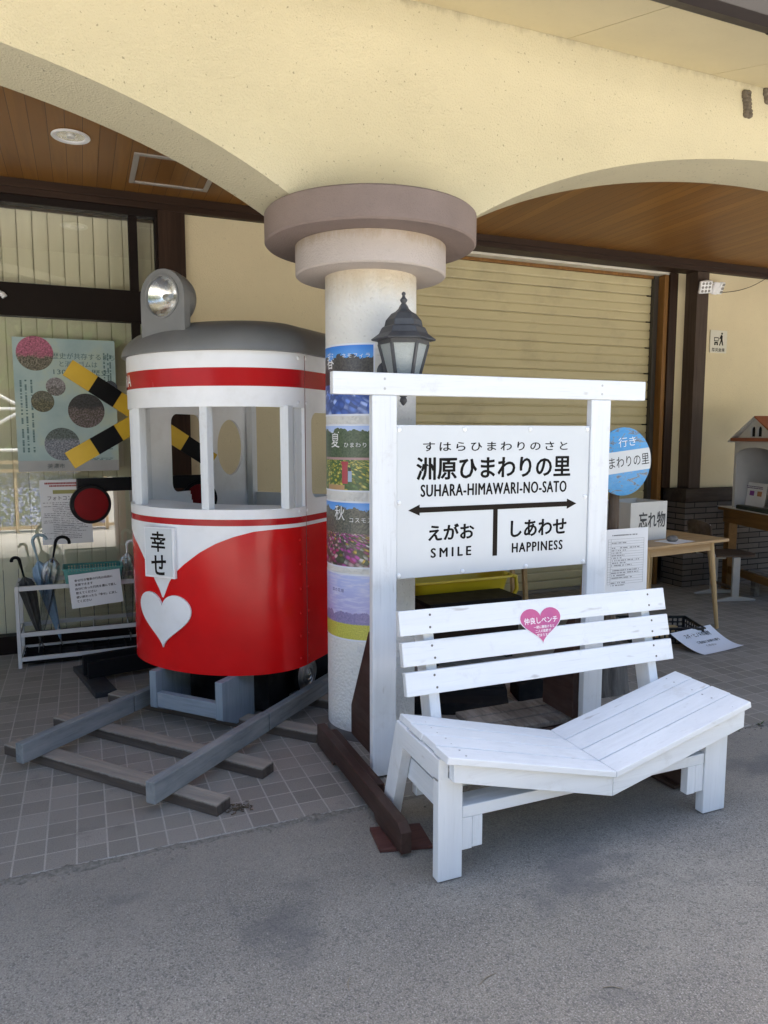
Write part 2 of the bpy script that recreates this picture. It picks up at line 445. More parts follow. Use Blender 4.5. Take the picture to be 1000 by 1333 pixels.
sd = V((math.sin(R(AZ))*math.cos(R(ELEV)), math.cos(R(AZ))*math.cos(R(ELEV)), math.sin(R(ELEV))))
so.rotation_euler = sd.to_track_quat('Z','Y').to_euler(); so.location = (0,8,20)
SC.view_settings.view_transform = 'Standard'; SC.view_settings.look = 'None'
SC.view_settings.exposure = 1.88; SC.view_settings.gamma = 1
SC.cycles.max_bounces = 10; SC.cycles.diffuse_bounces = 6; SC.cycles.glossy_bounces = 4
SC.cycles.transparent_max_bounces = 12; SC.cycles.use_denoising = True

# ------------------------------------------------------------------ ground
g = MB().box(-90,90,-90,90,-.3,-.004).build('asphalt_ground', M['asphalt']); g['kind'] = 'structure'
p = MB().box(-9,14,2.639,9,-.2,0).build('tiled_pavement', M['tiles'], bevel=.006); p['kind'] = 'structure'
# grit and crumbs along the seam between tiles and asphalt
mb = MB()
for i in range(420):
    x = rnd.uniform(-.6, 3.6); y = 2.632 - abs(rnd.gauss(0,.05)) if i < 230 else rnd.uniform(.9,2.6)
    s = rnd.uniform(.002,.0055) * (1.3 if i < 230 else .9)
    q = [V((rnd.uniform(.6,1.2)*s*math.cos(a), rnd.uniform(.6,1.2)*s*math.sin(a), 0)) for a in (0,1.2,2.4,3.7,5)]
    mb.quad_prism([V((x,y,-.005))+k for k in q], [V((x,y,-.004+s*rnd.uniform(.5,1)))+k*.6 for k in q])
gr = mb.build('gravel', paint('grey_grit', (.22,.20,.17), .9, .4, 60)); gr['kind'] = 'stuff'

# ------------------------------------------------------------------ station building
B = thing('station_building', 'cream plastered building with arched arcade, roller shutter and large window', 'building', (2.0,5.5,0))
arch = [(0.44,2.545),(0.62,2.645),(.78,2.712),(.95,2.772),(1.12,2.838),(1.29,2.893),(1.55,2.952),(1.80,3.006),(2.14,3.046),(2.5,3.068),(2.765,3.075)]
prof = []
for c in (-4.195, 1.335, 6.865):
    prof += [(c-dx, z) for dx, z in arch[::-1]] + [(c-.30,2.46),(c+.30,2.46)] + [(c+dx, z) for dx, z in arch]
cl = []
for q in prof:
    if not cl or q[0] > cl[-1][0]+1e-4: cl.append(q)
outl = cl + [(cl[-1][0],3.62),(cl[0][0],3.62)]
# fine arch: subdivide between the measured points
def smooth_line(pts, n=4):
    out = []
    for i in range(len(pts)-1):
        p0 = pts[max(i-1,0)]; p1 = pts[i]; p2 = pts[i+1]; p3 = pts[min(i+2,len(pts)-1)]
        for k in range(n):
            t = k/n
            out.append(tuple(.5*((2*p1[j])+(-p0[j]+p2[j])*t+(2*p0[j]-5*p1[j]+4*p2[j]-p3[j])*t*t+(-p0[j]+3*p1[j]-3*p2[j]+p3[j])*t**3) for j in (0,1)))
    out.append(pts[-1]); return out
half = [(0.44,2.5307),(0.4996,2.5662),(0.5592,2.5998),(0.6188,2.6314),(0.6785,2.6613),(0.7381,2.6895),(0.7977,2.7162),(0.8573,2.7414),(0.9169,2.7652),(0.9765,2.7877),(1.0362,2.8089),(1.0958,2.829),(1.1554,2.848),(1.215,2.8659),(1.2746,2.8829),(1.3342,2.8989),(1.3938,2.9141),(1.4535,2.9284),(1.5131,2.9419),(1.5727,2.9546),(1.6323,2.9666),(1.6919,2.9778),(1.7515,2.9884),(1.8112,2.9983),(1.8708,3.0076),(1.9304,3.0162),(1.99,3.0242),(2.0496,3.0316),(2.1092,3.0385),(2.1688,3.0447),(2.2285,3.0503),(2.2881,3.0553),(2.3477,3.0598),(2.4073,3.0636),(2.4669,3.0669),(2.5265,3.0696),(2.5862,3.0717),(2.6458,3.0732),(2.7054,3.0741),(2.765,3.0744)]
prof = []
for c in (-4.195, 1.335, 6.865):
    prof += [(c-dx, z) for dx, z in half[::-1]] + [(c-.30,2.46),(c+.30,2.46)] + [(c+dx, z) for dx, z in half]
cl = []
for q in prof:
    if not cl or q[0] > cl[-1][0]+1e-4: cl.append(q)
outl = cl + [(cl[-1][0],3.62),(cl[0][0],3.62)]
beam_mb = plate(outl, [], .40, lambda x,y,z: V((x, 3.4+z, y)))
beam_o = beam_mb.build('arcade_beam', M['cream'], B, bevel=.008)
# column with its two-step capital
cx, cy = 1.329, 3.384
col_o = MB().lathe([(.222,.0),(.222,2.27)], (cx,cy,0), n=96).build('column', M['col_white'], B, smooth=40)
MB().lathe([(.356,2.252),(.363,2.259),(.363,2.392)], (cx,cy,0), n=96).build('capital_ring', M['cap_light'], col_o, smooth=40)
MB().lathe([(.499,2.394),(.507,2.402),(.507,2.527),(.499,2.535)], (cx,cy,0), n=128).build('capital_disc', M['cap_dark'], col_o, smooth=40)
MB().lathe([(.2235,.002),(.2235,.035),(.2222,.05)], (cx,cy,0), n=96).build('column_foot', paint('grey_mortar_foot',(.2,.19,.18),.9,.3), col_o, smooth=40)
# eave soffit boards with open joints, and the gutter
mb = MB(); j = 2.307
for k in range(-9, 10):
    x0 = j + .945*k + .003; x1 = j + .945*(k+1) - .003
    f = lambda y: 3.453 + .29*(y-3.2)
    mb.quad_prism([(x0,2.36,f(2.36)),(x1,2.36,f(2.36)),(x1,3.2,f(3.2)),(x0,3.2,f(3.2))],
                  [(x0,2.36,f(2.36)+.02),(x1,2.36,f(2.36)+.02),(x1,3.2,f(3.2)+.02),(x0,3.2,f(3.2)+.02)])
mb.build('eave_soffit', M['soffit'], B)
f = lambda y: 3.453 + .29*(y-3.2)
MB().prism([(-9,2.3,f(2.3)+.021),(-9,3.62,f(3.62)+.021),(-9,9.2,f(9.2)+.021),(-9,9.2,f(9.2)+.14),(-9,2.3,f(2.3)+.14)], (23,0,0)).build('roof', paint('dark_tile_roof',(.03,.028,.028),.8), B)
MB().box(-9,14,2.335,2.358,3.17,3.33).build('fascia_board', M['dark_wood'], B)
gu = MB()
GZ = -.018
pr = [(2.33,3.20),(2.325,3.155),(2.30,3.128),(2.25,3.118),(2.205,3.13),(2.18,3.165),(2.175,3.225),(2.185,3.225),(2.19,3.17),(2.21,3.142),(2.25,3.13),(2.295,3.14),(2.315,3.165),(2.32,3.20)]
gu.prism([(-9,y,z+GZ) for y,z in pr], (23,0,0)).build('gutter', paint('brown_pvc_gutter',(.035,.028,.026),.4,.15), B, bevel=.002)
MB().prism([(2.62,y-.004 if y>2.25 else y-.006,z-.006+GZ) for y,z in pr], (.05,0,0)).build('gutter_joint', paint('brown_pvc_joint',(.028,.022,.021),.4,.15), B)
# ceiling behind the arcade
MB().box(-9,14,3.6,5.48,3.15,3.19).build('ceiling', M['planks'], B)
dl = MB().lathe([(.075,-.004),(.100,-.004),(.102,-.010),(.098,-.014),(.078,-.010),(.072,.004)], (.011,4.572,3.15), n=40, cap0=False, cap1=False).build('downlight', M['white_gloss'], B, smooth=40)
MB().lathe([(.074,-.006),(.066,-.0050),(.05,-.0046),(.001,-.0044)], (.011,4.572,3.15), n=32, cap0=False).build('reflector', paint('brushed_reflector',(.75,.74,.7),.25,.25,14,metal=1), dl, smooth=30)
MB().cyl((.011,4.572,3.137),(.011,4.572,3.1455),.022).build('bulb', paint('frosted_bulb',(.8,.8,.78),.4), dl, smooth=30)
hat = MB()
for a in ((.353,.385,4.69,5.23),(.825,.857,4.69,5.23),(.385,.825,4.69,4.722),(.385,.825,5.198,5.23)): hat.box(*a,3.141,3.153)
hat.build('ceiling_hatch', paint('grey_alu_trim',(.36,.33,.3),.4), B, bevel=.002)
# header beam along the facade
MB().box(-9,14,5.45,5.62,3.055,3.152).build('header_beam', M['dark_wood'], B, bevel=.004)
MB().box(-9,14,5.435,5.449,3.095,3.151).build('header_molding', M['dark_wood'], B, bevel=.003)
# left: window wall
MB().box(.735,2.2,5.5,5.64,0,3.06).build('plaster_wall', M['cream_wall'], B)
MB().box(5.66,9.5,5.5,5.7,.97,3.06).build('plaster_wall', M['cream_wall'], B)
MB().box(5.40,5.512,5.62,5.70,.97,3.06).build('plaster_wall', M['cream_wall'], B)
MB().box(.55,.735,5.46,5.64,0,3.06).build('post', M['dark_wood_z'], B, bevel=.004)
W = MB()
W.box(-4,.55,5.47,5.55,3.005,3.056); W.box(.528,.55,5.47,5.55,.12,3.005)
W.box(-4,.528,5.475,5.56,2.283,2.497); W.box(-4,.55,5.47,5.57,0,.125)
W.box(.355,.414,5.49,5.55,.125,2.283); W.box(.355,.414,5.49,5.55,2.497,3.005)
W.box(-1.62,-1.56,5.49,5.55,.125,2.283); W.box(-1.62,-1.56,5.49,5.55,2.497,3.005)
win = W.build('window_frame', paint('black_brown_sash',(.011,.007,.006),.5,.2,spec=.15), B, bevel=.003)
for a in ((-1.56,.355,2.497,3.005),(.414,.528,2.497,3.005),(-1.56,.355,.125,2.283),(.414,.528,.125,2.283),(-4,-1.62,.125,2.283),(-4,-1.62,2.497,3.005)):
    MB().box(a[0],a[1],5.515,5.521,a[2],a[3]).build('pane', M['glass'], win)
lk = MB().box(.300,.350,5.500,5.5145,1.02,1.16); lk.build('lock_plate', paint('grey_lock',(.3,.29,.27),.4), win, bevel=.002)
MB().tube([(-.60,5.465,2.43),(-.47,5.465,2.425),(-.44,5.465,2.412),(-.428,5.465,2.395)], .018, 12).build('door_closer', M['white_gloss'], win, smooth=50)
# shutter bay
sh = []; z = 0.03; k = 0
while z < 3.02:
    deep = (k % 3 == 0)
    sh += [(5.750,z),(5.746,z+.010),(5.746,z+.066),(5.750,z+.0745),(5.768 if deep else 5.758,z+.0755),(5.768 if deep else 5.758,z+.082)]
    z += .083; k += 1
poly = [(2.15,y,zz) for y,zz in sh] + [(2.15,5.785,z),(2.15,5.785,.03)]
M['shutter'] = paint('beige_roller_shutter', (.53,.465,.27), .42, .10, 3, 0, 30, dirt=.35, dirtcol=(.22,.18,.12), ds=2.5, stretch=(.3,1,1))
rs = MB().prism(poly, (3.09,0,0)).build('roller_shutter', M['shutter'], B)
MB().box(2.15,5.24,5.735,5.785,-.01,.028).build('bottom_bar', paint('shutter_bar',(.22,.2,.17),.4), rs, bevel=.003)
for zz in [0.03+.083*3*q+.078 for q in range(12)]: MB().box(5.15,5.235,5.736,5.757,zz-.008,zz+.002).build('end_lock', M['black_soft'], rs)
MB().box(5.252,5.30,5.62,5.80,0,3.03).build('shutter_guide', M['orange_wood'], B, bevel=.003)
MB().box(5.2,5.2505,5.70,5.80,0,3.03).build('shutter_track', paint('dark_track',(.05,.045,.04),.4), B)
MB().box(5.302,5.40,5.60,5.75,.97,3.05).build('post', M['dark_wood_z'], B, bevel=.003)
MB().box(5.513,5.66,5.47,5.66,.97,3.055).build('post', M['brown_post'], B, bevel=.004)
MB().box(2.15,5.40,5.62,5.80,3.034,3.054).build('shutter_soffit', paint('white_soffit',(.7,.66,.56),.7), B)
MB().box(2.15,5.30,5.715,5.745,3.005,3.033).build('shutter_hood', M['orange_wood'], B, bevel=.002)
MB().box(5.42,9.5,5.41,5.70,-.02,.842).build('brick_base', M['bricks'], B)
MB().box(5.408,9.5,5.395,5.70,.843,.972).build('sill_beam', wood('weathered_sill_wood',(.022,.014,.010),(.06,.042,.032),'X',.7,12,.4,(.1,.08,.065)), B, bevel=.005)
# closed shell behind the facade
MB().box(-9,14,9.0,9.2,0,5.1).build('rear_wall', M['cream_wall'], B)
MB().box(-9.0,-8.8,5.5,9.0,0,5.0).build('end_wall', M['cream_wall'], B)
MB().box(13.8,14,5.5,9.0,0,5.0).build('end_wall', M['cream_wall'], B)
MB().box(-8.8,-4,5.5,5.62,0,3.3).build('plaster_wall', M['cream_wall'], B)
MB().box(9.5,13.8,5.5,5.7,0,3.3).build('plaster_wall', M['cream_wall'], B)
MB().box(-8.8,13.8,5.63,5.7,3.15,3.9).build('attic_wall', M['cream_wall'], B)
MB().box(-8.8,13.8,3.62,5.7,3.55,3.58).build('attic_deck', M['dark_wood'], B)

# blinds behind the panes
mb = MB(); x = -3.9
t_ = NT('pleated_blind_fabric')
M['blind'] = t_.bsdf(t_.ramp(t_.noise(t_.co(scale=(1,1,.1)), 8, 4), [(.3,(.74,.67,.50)),(.7,(.82,.75,.57))]), .85, 0, None, .2)
while x < .52:
    if not (.33 < x+.05 < .43 and False):
        mb.quad_prism([(x,5.615,.10),(x+.004,5.612,.10),(x+.091,5.622,.10),(x+.089,5.625,.10)],
                      [(x,5.615,3.0),(x+.004,5.612,3.0),(x+.091,5.622,3.0),(x+.089,5.625,3.0)])
    x += .096
tag(mb.build('vertical_blind', M['blind']), 'beige vertical slat blind hanging behind the large window', 'blind')

# mud nests under the eave
for i, (x, z, sz) in enumerate(((3.515,3.345,1.0),(3.675,3.40,.75))):
    mb = MB()
    for k in range(7 if i == 0 else 4):
        for sgn in (-1,1):
            mb.lathe([(.002,-.016),(.014,-.012),(.020,0),(.014,.012),(.002,.016)], (x+.012*sgn+.003*k+rnd.uniform(-.004,.004), 3.196, z+.055*sz-.019*k), (rnd.uniform(-.4,.4),.3*sgn,1), 10)
    tag(mb.build('mud_nest', paint('dry_mud',(.15,.125,.095),.95,.4,40,.6,60), smooth=60),
        ('long dried mud wasp nest on the cream beam under the eave','short dried mud wasp nest beside a longer one under the eave')[i], 'nest')
# ------------------------------------------------------------------ tram cab (local frame: x = away from the viewer along the track, y = -v)
TA = R(42.5); TM = V((-.07,3.31,0))
T = thing('photo_tram', 'red and white wooden tram front with heart, standing on short wooden rails', 'tram', TM, TA, local=True)
VC, A_, B_, U0, UE = -.022, .542, .385, .68, 2.09
L = lambda u, v, z: V((u, -v, z))
def outline(nf=56, ns=8):
    o = []
    for k in range(ns): o.append((UE+(U0+B_-UE)*k/ns, VC-A_, 0, -1))
    for k in range(nf+1):
        th = -math.pi/2 + math.pi*k/nf
        u = U0+B_*(1-math.cos(th)); v = VC+A_*math.sin(th)
        nu, nv = -math.cos(th)/B_, math.sin(th)/A_
        l = math.hypot(nu,nv); o.append((u,v,nu/l,nv/l))
    for k in range(1,ns+1): o.append((U0+B_+(UE-U0-B_)*k/ns, VC+A_, 0, 1))
    return o
OL = outline(); NS, NF = 8, 56
FR = OL[NS:NS+NF+1]
def wrap(pts, zlo, zhi, off0, off1):
    """solid band that follows the plan outline"""
    mb = MB(); rr = []
    for q in pts:
        u,v,nu,nv = q
        lo = zlo(v) if callable(zlo) else zlo; hi = zhi(v) if callable(zhi) else zhi
        hi = max(hi, lo+1e-4)
        P = lambda off, z: L(u+nu*off, v+nv*off, z)
        rr.append([P(off0,lo),P(off1,lo),P(off1,hi),P(off0,hi)])
    mb.rings(rr); return mb
body = wrap(OL, .28, 1.085, -.02, 0).build('body', M['red'], T, smooth=35)
wrap(OL, 1.0795, 1.128, -.022, .002).build('sill_band', M['white_gloss'], T, smooth=35)
wrap(OL, 1.047, 1.0792, -.001, .0016).build('red_stripe', M['red_stripe'], T, smooth=35)
wrap(OL[NS+NF:], 1.028, 1.0468, -.001, .0014).build('white_line', M['white_gloss'], T, smooth=35)
VT = [(-.57,1.030),(-.50,1.018),(-.44,.984),(-.381,.946),(-.337,.918),(-.293,.879),(-.255,.838),(-.189,.765),(-.14,.700),(-.118,.655),(-.10,.685),(-.07,.745),(-.03,.795),(.03,.846),(.12,.910),(.205,.958),(.29,.993),(.375,1.018),(.45,1.026),(.56,1.028)]
def vz(v):
    for (a,za),(b,zb) in zip(VT, VT[1:]):
        if a <= v <= b: return za+(zb-za)*(v-a)/(b-a)
    return 1.028
fine = outline(220, 8)[8:8+221]
wrap(fine, vz, 1.0468, -.001, .0014).build('chevron_panel', M['white_gloss'], T, smooth=35)
# heart board: bent over the front
def surf(v, off):
    s = max(-.999, min(.999, (v-VC)/A_)); th = math.asin(s)
    u = U0+B_*(1-math.cos(th)); nu, nv = -math.cos(th)/B_, s/A_; l = math.hypot(nu,nv)
    return u+nu/l*off, v+nv/l*off
hp = heart2d(.375, .285, 64)
def bent(pts, vc, zc, o0, o1):
    mb = MB(); b = mb.bm
    P = lambda q, off: (lambda s: L(s[0], s[1], zc+q[1]))(surf(vc+q[0], off))
    lv = [[b.verts.new(P((x*k,y*k), o1)) for x,y in pts] for k in (1,.97,.7,.4,.12)]
    rim = [b.verts.new(P(q,o0)) for q in pts]; n = len(pts)
    for i in range(n):
        j = (i+1)%n
        b.faces.new((rim[i],rim[j],lv[0][j],lv[0][i]))
        for a in range(4): b.faces.new((lv[a][i],lv[a][j],lv[a+1][j],lv[a+1][i]))
    b.faces.new(lv[4]); return mb
bent(hp, -.118, .540, .0015, .011).build('heart_board', M['white_gloss'], T, smooth=30)
# destination board
pu = surf(-.118,0)[0]
dp = MB().box(pu-.030, pu-.010, .010, .205, .770, 1.032).build('destination_board', M['white_gloss'], T, bevel=.003)
MB().box(pu-.034, pu-.0305, .022, .193, .782, 1.026).build('card', M['sign_white'], dp, bevel=.001)
for s_, zc in (('幸', .958),('せ', .838)):
    mb = MB(); mb.text(s_, (pu-.0348, .108, zc), .098, .105, (0,-1,0), (0,0,1), .018)
    mb.build('lettering', M['ink'], dp)
# upper band, stripe and name
wrap(OL, 1.637, 1.908, -.022, 0).build('fascia_band', M['white_gloss'], T, smooth=35)
st = wrap(OL, 1.737, 1.826, -.001, .0016).build('red_stripe', M['red_stripe'], T, smooth=35)
LEN = [0]
OF = outline(160, 30)
for a, b in zip(OF, OF[1:]): LEN.append(LEN[-1]+math.hypot(a[0]-b[0], a[1]-b[1]))
def at_s(s, z, off):
    for i in range(len(OF)-1):
        if LEN[i] <= s <= LEN[i+1]:
            k = (s-LEN[i])/(LEN[i+1]-LEN[i]); a, b = OF[i], OF[i+1]
            return L(a[0]+(b[0]-a[0])*k+(a[2]+(b[2]-a[2])*k)*off, a[1]+(b[1]-a[1])*k+(a[3]+(b[3]-a[3])*k)*off, z)
    return L(OF[-1][0], OF[-1][1], z)
def s_of(v):   # arc position on the front at lateral v
    i = min(range(31, len(OF)-31), key=lambda i: abs(OF[i][1]-v)); return LEN[i]
s1 = s_of(-.350)
MB().text('SUHARA', None, .34, .062, bold=.012, fn=lambda x,y: at_s(s1-.17+x, 1.782+y, .0026)).build('lettering', M['white_ink'], st)
# rivets where front and side sheets meet
mb = MB(); mr = MB()
for k, (z, dest) in enumerate([(z, mb) for z in (1.66,1.885,1.105)] + [(z, mr) for z in (.33,.45,.57,.70,.83,.96)]):
    for s_ in (1.030, -1.030):
        for du in (-.035, .03):
            i = NS+NF if s_ > 0 else NS
            vv = VC+A_*(1 if s_ > 0 else -1)
            uu = U0+B_+du-.02
            un, vn = (surf(vv-.008*(1 if s_>0 else -1),0)[0], vv) if False else (uu, vv)
            sgn = 1 if s_ > 0 else -1
            if uu < U0+B_:
                th = math.acos(1-(uu-U0)/B_); vv = VC+sgn*A_*math.sin(th)
            dest.lathe([(.010,0),(.009,.003),(.006,.006),(.001,.007)], L(uu,vv+sgn*.0012,z), (0,-sgn,0), 10)
mb.build('rivets', M['white_gloss'], T, smooth=60); mr.build('rivets', M['red'], T, smooth=60)
MB().box(U0+B_-.0012, U0+B_+.0012, -(VC+A_)-.0022, -(VC+A_)+.004, .285, 1.90).build('sheet_seam', paint('dark_red_seam',(.2,.05,.05),.6), T)  # thin dark red strip along the sheet joint
# side walls with windows and the oval opening

for sgn in (-1,1):
    vv = VC+sgn*A_
    oval = circ(1.79,1.415,.145,.185,48) if sgn > 0 else circ(1.855,1.415,.140,.185,48); side_win = rrect(1.13,1.57,1.165,1.615,.055) if sgn > 0 else rrect(1.275,1.555,1.15,1.625,.055)
    plate([(1.06,1.10),(UE,1.10),(UE,1.66),(1.06,1.66)], [side_win, oval], .018, lambda x,y,z: L(x, vv-sgn*.0095+z, y)).build('side_wall', M['white_gloss'], T, bevel=.002)
# front window posts
for v, w_ in ((-.355,.050),(.158,.046),(-.515,.050)):
    u, v2 = surf(v, -.034)
    MB().box(u-.024, u+.024, -v2-w_/2, -v2+w_/2, 1.126, 1.645).build('window_post', M['white_z'], T, bevel=.003)
MB().box(.925,.972,-.507,-.458,1.126,1.645).build('window_post', M['white_z'], T, bevel=.003)
for s_ in (-1,1): MB().box(1.0,1.075,-(VC+s_*(A_-.03))-.012,-(VC+s_*(A_-.03))+.012,1.126,1.645).build('corner_post', M['white_z'], T, bevel=.003)
for s_ in (-1,1): MB().box(UE-.06,UE-.002,-(VC+s_*(A_-.045))-.025,-(VC+s_*(A_-.045))+.025,.3,1.90).build('rear_post', M['white_z'], T, bevel=.003)
# shelf behind the windows
pts = [(q[0]-q[2]*.024, q[1]-q[3]*.024) for q in FR] + [(1.10,.45),(1.06,.30),(1.0,.1),(.97,-.05),(1.0,-.2),(1.06,-.36),(1.10,-.47)]
plate([(a,b) for a,b in pts], [], .02, lambda x,y,z: L(x,y,1.116+z)).build('shelf', M['white_gloss'], T, bevel=.002)
MB().prism([L(q[0]-q[2]*.024, q[1]-q[3]*.024, .30) for q in OL], (0,0,.02)).build('floor', M['black_soft'], T)
wrap(OL, .325, 1.092, -.026, -.0205).build('lining', M['white_gloss'], T, smooth=35)
MB().box(UE-.02, UE, -.50, .52, .28, 1.10).build('rear_panel', M['white_gloss'], T)
# roof
mb = MB(); rr = []
def ro(k, z, off=.022):
    c0 = 1.42
    r = []
    for q in OL:
        u, v = q[0]+q[2]*off, q[1]+q[3]*off
        r.append(L(c0+(u-c0)*k, VC+(v-VC)*k, z))
    return r
for k, z in ((.965,1.9085),(1,1.9085),(1.0,1.925),(.992,1.945),(.975,1.968),(.945,1.993),(.90,2.02),(.84,2.044),(.76,2.066),(.66,2.084),(.54,2.098),(.40,2.107),(.25,2.112),(.1,2.114)): rr.append(ro(k,z))
mb.rings(rr); roof = mb.build('roof', M['grey'], T, smooth=50)
# headlamp
vl, zl = -.105, 2.190
ol = [(vl-.14,1.99),(vl+.14,1.99),(vl+.14,zl)] + [(vl+.14*math.cos(R(a)), zl+.135*math.sin(R(a))) for a in range(10,180,10)] + [(vl-.14,zl)]
lamp = plate(ol, [circ(vl,zl,.100)], .045, lambda x,y,z: L(.755+z, x, y)).build('headlamp', M['grey'], T, bevel=.004)
MB().lathe([(.128,0),(.126,.05),(.112,.085),(.08,.108),(.03,.118)], L(.778,vl,zl), (1,0,0), 40, cap0=False).build('housing', M['grey'], lamp, smooth=40)
MB().lathe([(.100,.004),(.104,-.001),(.108,-.001),(.108,-.008),(.101,-.009),(.0975,-.002)], L(.7335,vl,zl), (1,0,0), 48, cap0=False, cap1=False).build('rim', M['grey'], lamp, smooth=40)
MB().lathe([(.098,.0),(.088,.012),(.07,.026),(.045,.038),(.022,.044),(.001,.045)], L(.742,vl,zl), (1,0,0), 48, cap0=False).build('reflector', M['chrome'], lamp, smooth=50)
MB().lathe([(.018,0),(.018,.02),(.012,.035),(.002,.040)], L(.786,vl,zl), (-1,0,0), 20).build('bulb', paint('lamp_bulb',(.25,.24,.22),.15,.1), lamp, smooth=50)
t_ = glass('ribbed_lamp_glass', (.97,.98,.97), 1.5, add=.04)
MB().lathe([(.0985,0),(.09,-.008),(.06,-.016),(.02,-.019),(.001,-.0195)], L(.744,vl,zl), (1,0,0), 48, cap0=False).build('lens', t_, lamp, smooth=50)
# under the body
MB().box(.97,2.04,-.33,.34,.02,.279).build('underframe', M['black_soft'], T, bevel=.004)
fr = None
for v in (-.155,.268):
    q = [(.63,.279),(.63,.085),(.745,.030),(.90,.030),(.90,.279)]
    o_ = MB().prism([L(a,v-.022,b) for a,b in q], (0,-.044,0)).build('buffer_leg', M['grey_blue'], T, bevel=.003)
MB().box(.634,.672,-.2455,.1325,.088,.168).build('crossbar', wood('blue_grey_crossbar',(.20,.24,.285),(.27,.31,.355),'Y',.6,10), T, bevel=.003)
for sgn, v in ((1,.395),(-1,-.40)):
    for uc in (1.26,):
        wh = MB().lathe([(.098,-.03),(.104,-.02),(.104,-.004),(.096,0)], L(uc,v,.153), (0,-sgn,0), 40).build('wheel', M['black_soft'], T, smooth=40)
        wh2 = MB().lathe([(.094,.0005),(.100,.004),(.094,.009),(.088,.006),(.082,.010),(.064,.012),(.060,.009),(.056,.013),(.036,.014),(.032,.011),(.028,.015),(.012,.017),(.010,.024),(.004,.026),(.001,.026)], L(uc,v,.153), (0,-sgn,0), 48, cap0=False)
        wh2.build('hub_cap', M['steel'], wh, smooth=25)

# rails and sleepers
def loc(p): return TM + V((math.cos(TA)*p[0]-math.sin(TA)*p[1], math.sin(TA)*p[0]+math.cos(TA)*p[1], p[2]))
for i, v in enumerate((.497,-.282)):
    rl = thing('wooden_rail', ('blue grey timber rail on the side of the tram next to the round column','blue grey timber rail on the side of the tram next to the window')[i], 'rail', TM, TA, 'rails under the tram', local=True)
    jt = (.695,.60)[i]
    MB().box(-.10+.03*i, jt, -v-.0235, -v+.0235, .051, .142).build('timber', M['rail_wood'], rl, bevel=.004)
    MB().box(jt+.008, 2.35, -v-.0225, -v+.0225, .051, .139).build('timber', M['rail_wood'], rl, bevel=.004)
for i, (u, v0, v1, rot) in enumerate(((.064,-.525,.74,-1.5),(.40,-.59,.722,-1.2),(.80,-.60,.745,.8),(1.22,-.56,.735,0),(1.72,-.56,.73,.5))):
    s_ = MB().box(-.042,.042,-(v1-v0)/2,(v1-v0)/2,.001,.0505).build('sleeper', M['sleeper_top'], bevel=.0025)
    s_.location = loc((u, -(v0+v1)/2, 0)); s_.rotation_euler = (0,0,TA+R(rot))
    tag(s_, ('weathered sleeper lying across the front ends of both rails','second weathered sleeper, in front of the grey buffer legs','weathered sleeper running under the grey buffer legs of the tram','dark sleeper under the tram beside its hubcap wheel','dark sleeper under the tram, farthest from the front')[i], 'sleeper', 'sleepers under the tram rails')

# ------------------------------------------------------------------ crossing signal
S = thing('crossing_signal', 'black and yellow railway crossing signal with two red lamps behind the tram', 'crossing signal', (.36,4.75,0), R(12), local=True)
MB().box(-.045,.045,-.045,.045,.03,1.46).build('post', M['black'], S, bevel=.003)
MB().box(-.0455,.0455,-.0455,.0455,1.462,1.70).build('post_band', M['yellow_paint'], S, bevel=.003)
for ang, y in ((-33,-.058),(30,-.075)):
    ex = V((math.cos(R(ang)),0,math.sin(R(ang))))
    c = V((-.012,y,1.605))
    arm = MB().obox(c, (1.02,.014,.105), ex, (0,1,0)).build('cross_arm', M['yellow_paint'], S, bevel=.001)
    m2 = MB()
    for a, b in ((-.35,-.19),(-.03,.13),(.29,.45)):
        m2.obox(c+ex*((a+b)/2), (b-a,.0172,.1052), ex, (0,1,0))
    m2.build('black_bands', M['black'], arm)
MB().box(-.42,.37,-.08,-.046,1.165,1.245).build('lamp_bar', M['black'], S, bevel=.003)
for x in (-.355,.305):
    lp = MB().lathe([(.10,.03),(.112,.025),(.114,-.010),(.108,-.016),(.001,-.0165)], (x,-.10,1.095), (0,1,0), 48).build('lamp_disc', M['black'], S, smooth=40)
    MB().lathe([(.0945,0),(.0945,-.003),(.05,-.006),(.001,-.007)], (x,-.1168,1.095), (0,1,0), 48, cap0=False).build('lens', paint('dark_red_lens',(.16,.004,.006),.55,.12,20,spec=.15), lp, smooth=50)
for x in (-.365,.40):
    MB().box(x-.06,x+.06,-.33,.26,.001,.034).build('foot', paint('navy_black_foot',(.018,.020,.026),.55,.25,8,.1,40,dirt=.35,dirtcol=(.08,.08,.085)), S, bevel=.003)
MB().box(-.40,.44,-.062,-.024,.035,.135).build('base_board', M['black_soft'], S, bevel=.003)
MB().box(-.41,.45,.024,.062,.035,.155).build('base_board', M['black_soft'], S, bevel=.003)

# ------------------------------------------------------------------ umbrella rack
K = thing('umbrella_rack', 'white metal umbrella rack with black tray in front of the window', 'umbrella rack', (0,5.26,0))
M['alu'] = paint('white_coated_metal', (.60,.60,.60), .4, .1, 6, .03, 40, dirt=.2, dirtcol=(.3,.28,.25))
for x in (-.435,.44):
    for y in (5.11,5.41):
        MB().box(x,x+.022,y-.011,y+.011,.001,.535).build('leg', M['alu'], K, bevel=.002)
for z0, z1 in ((.505,.535),(.205,.232),(.045,.070)):
    for y in (5.098,5.398):
        MB().box(-.412,.439,y,y+.020,z0,z1).build('rail', M['alu'], K, bevel=.002)
    for x in (-.433,.442): MB().box(x,x+.018,5.122,5.397,z0,z1).build('rail', M['alu'], K, bevel=.002)
for x in (-.2,0.02,.24): MB().box(x,x+.006,5.12,5.397,.212,.220).build('divider', M['alu'], K)
mb = MB().box(-.41,.438,5.12,5.396,.025,.034)
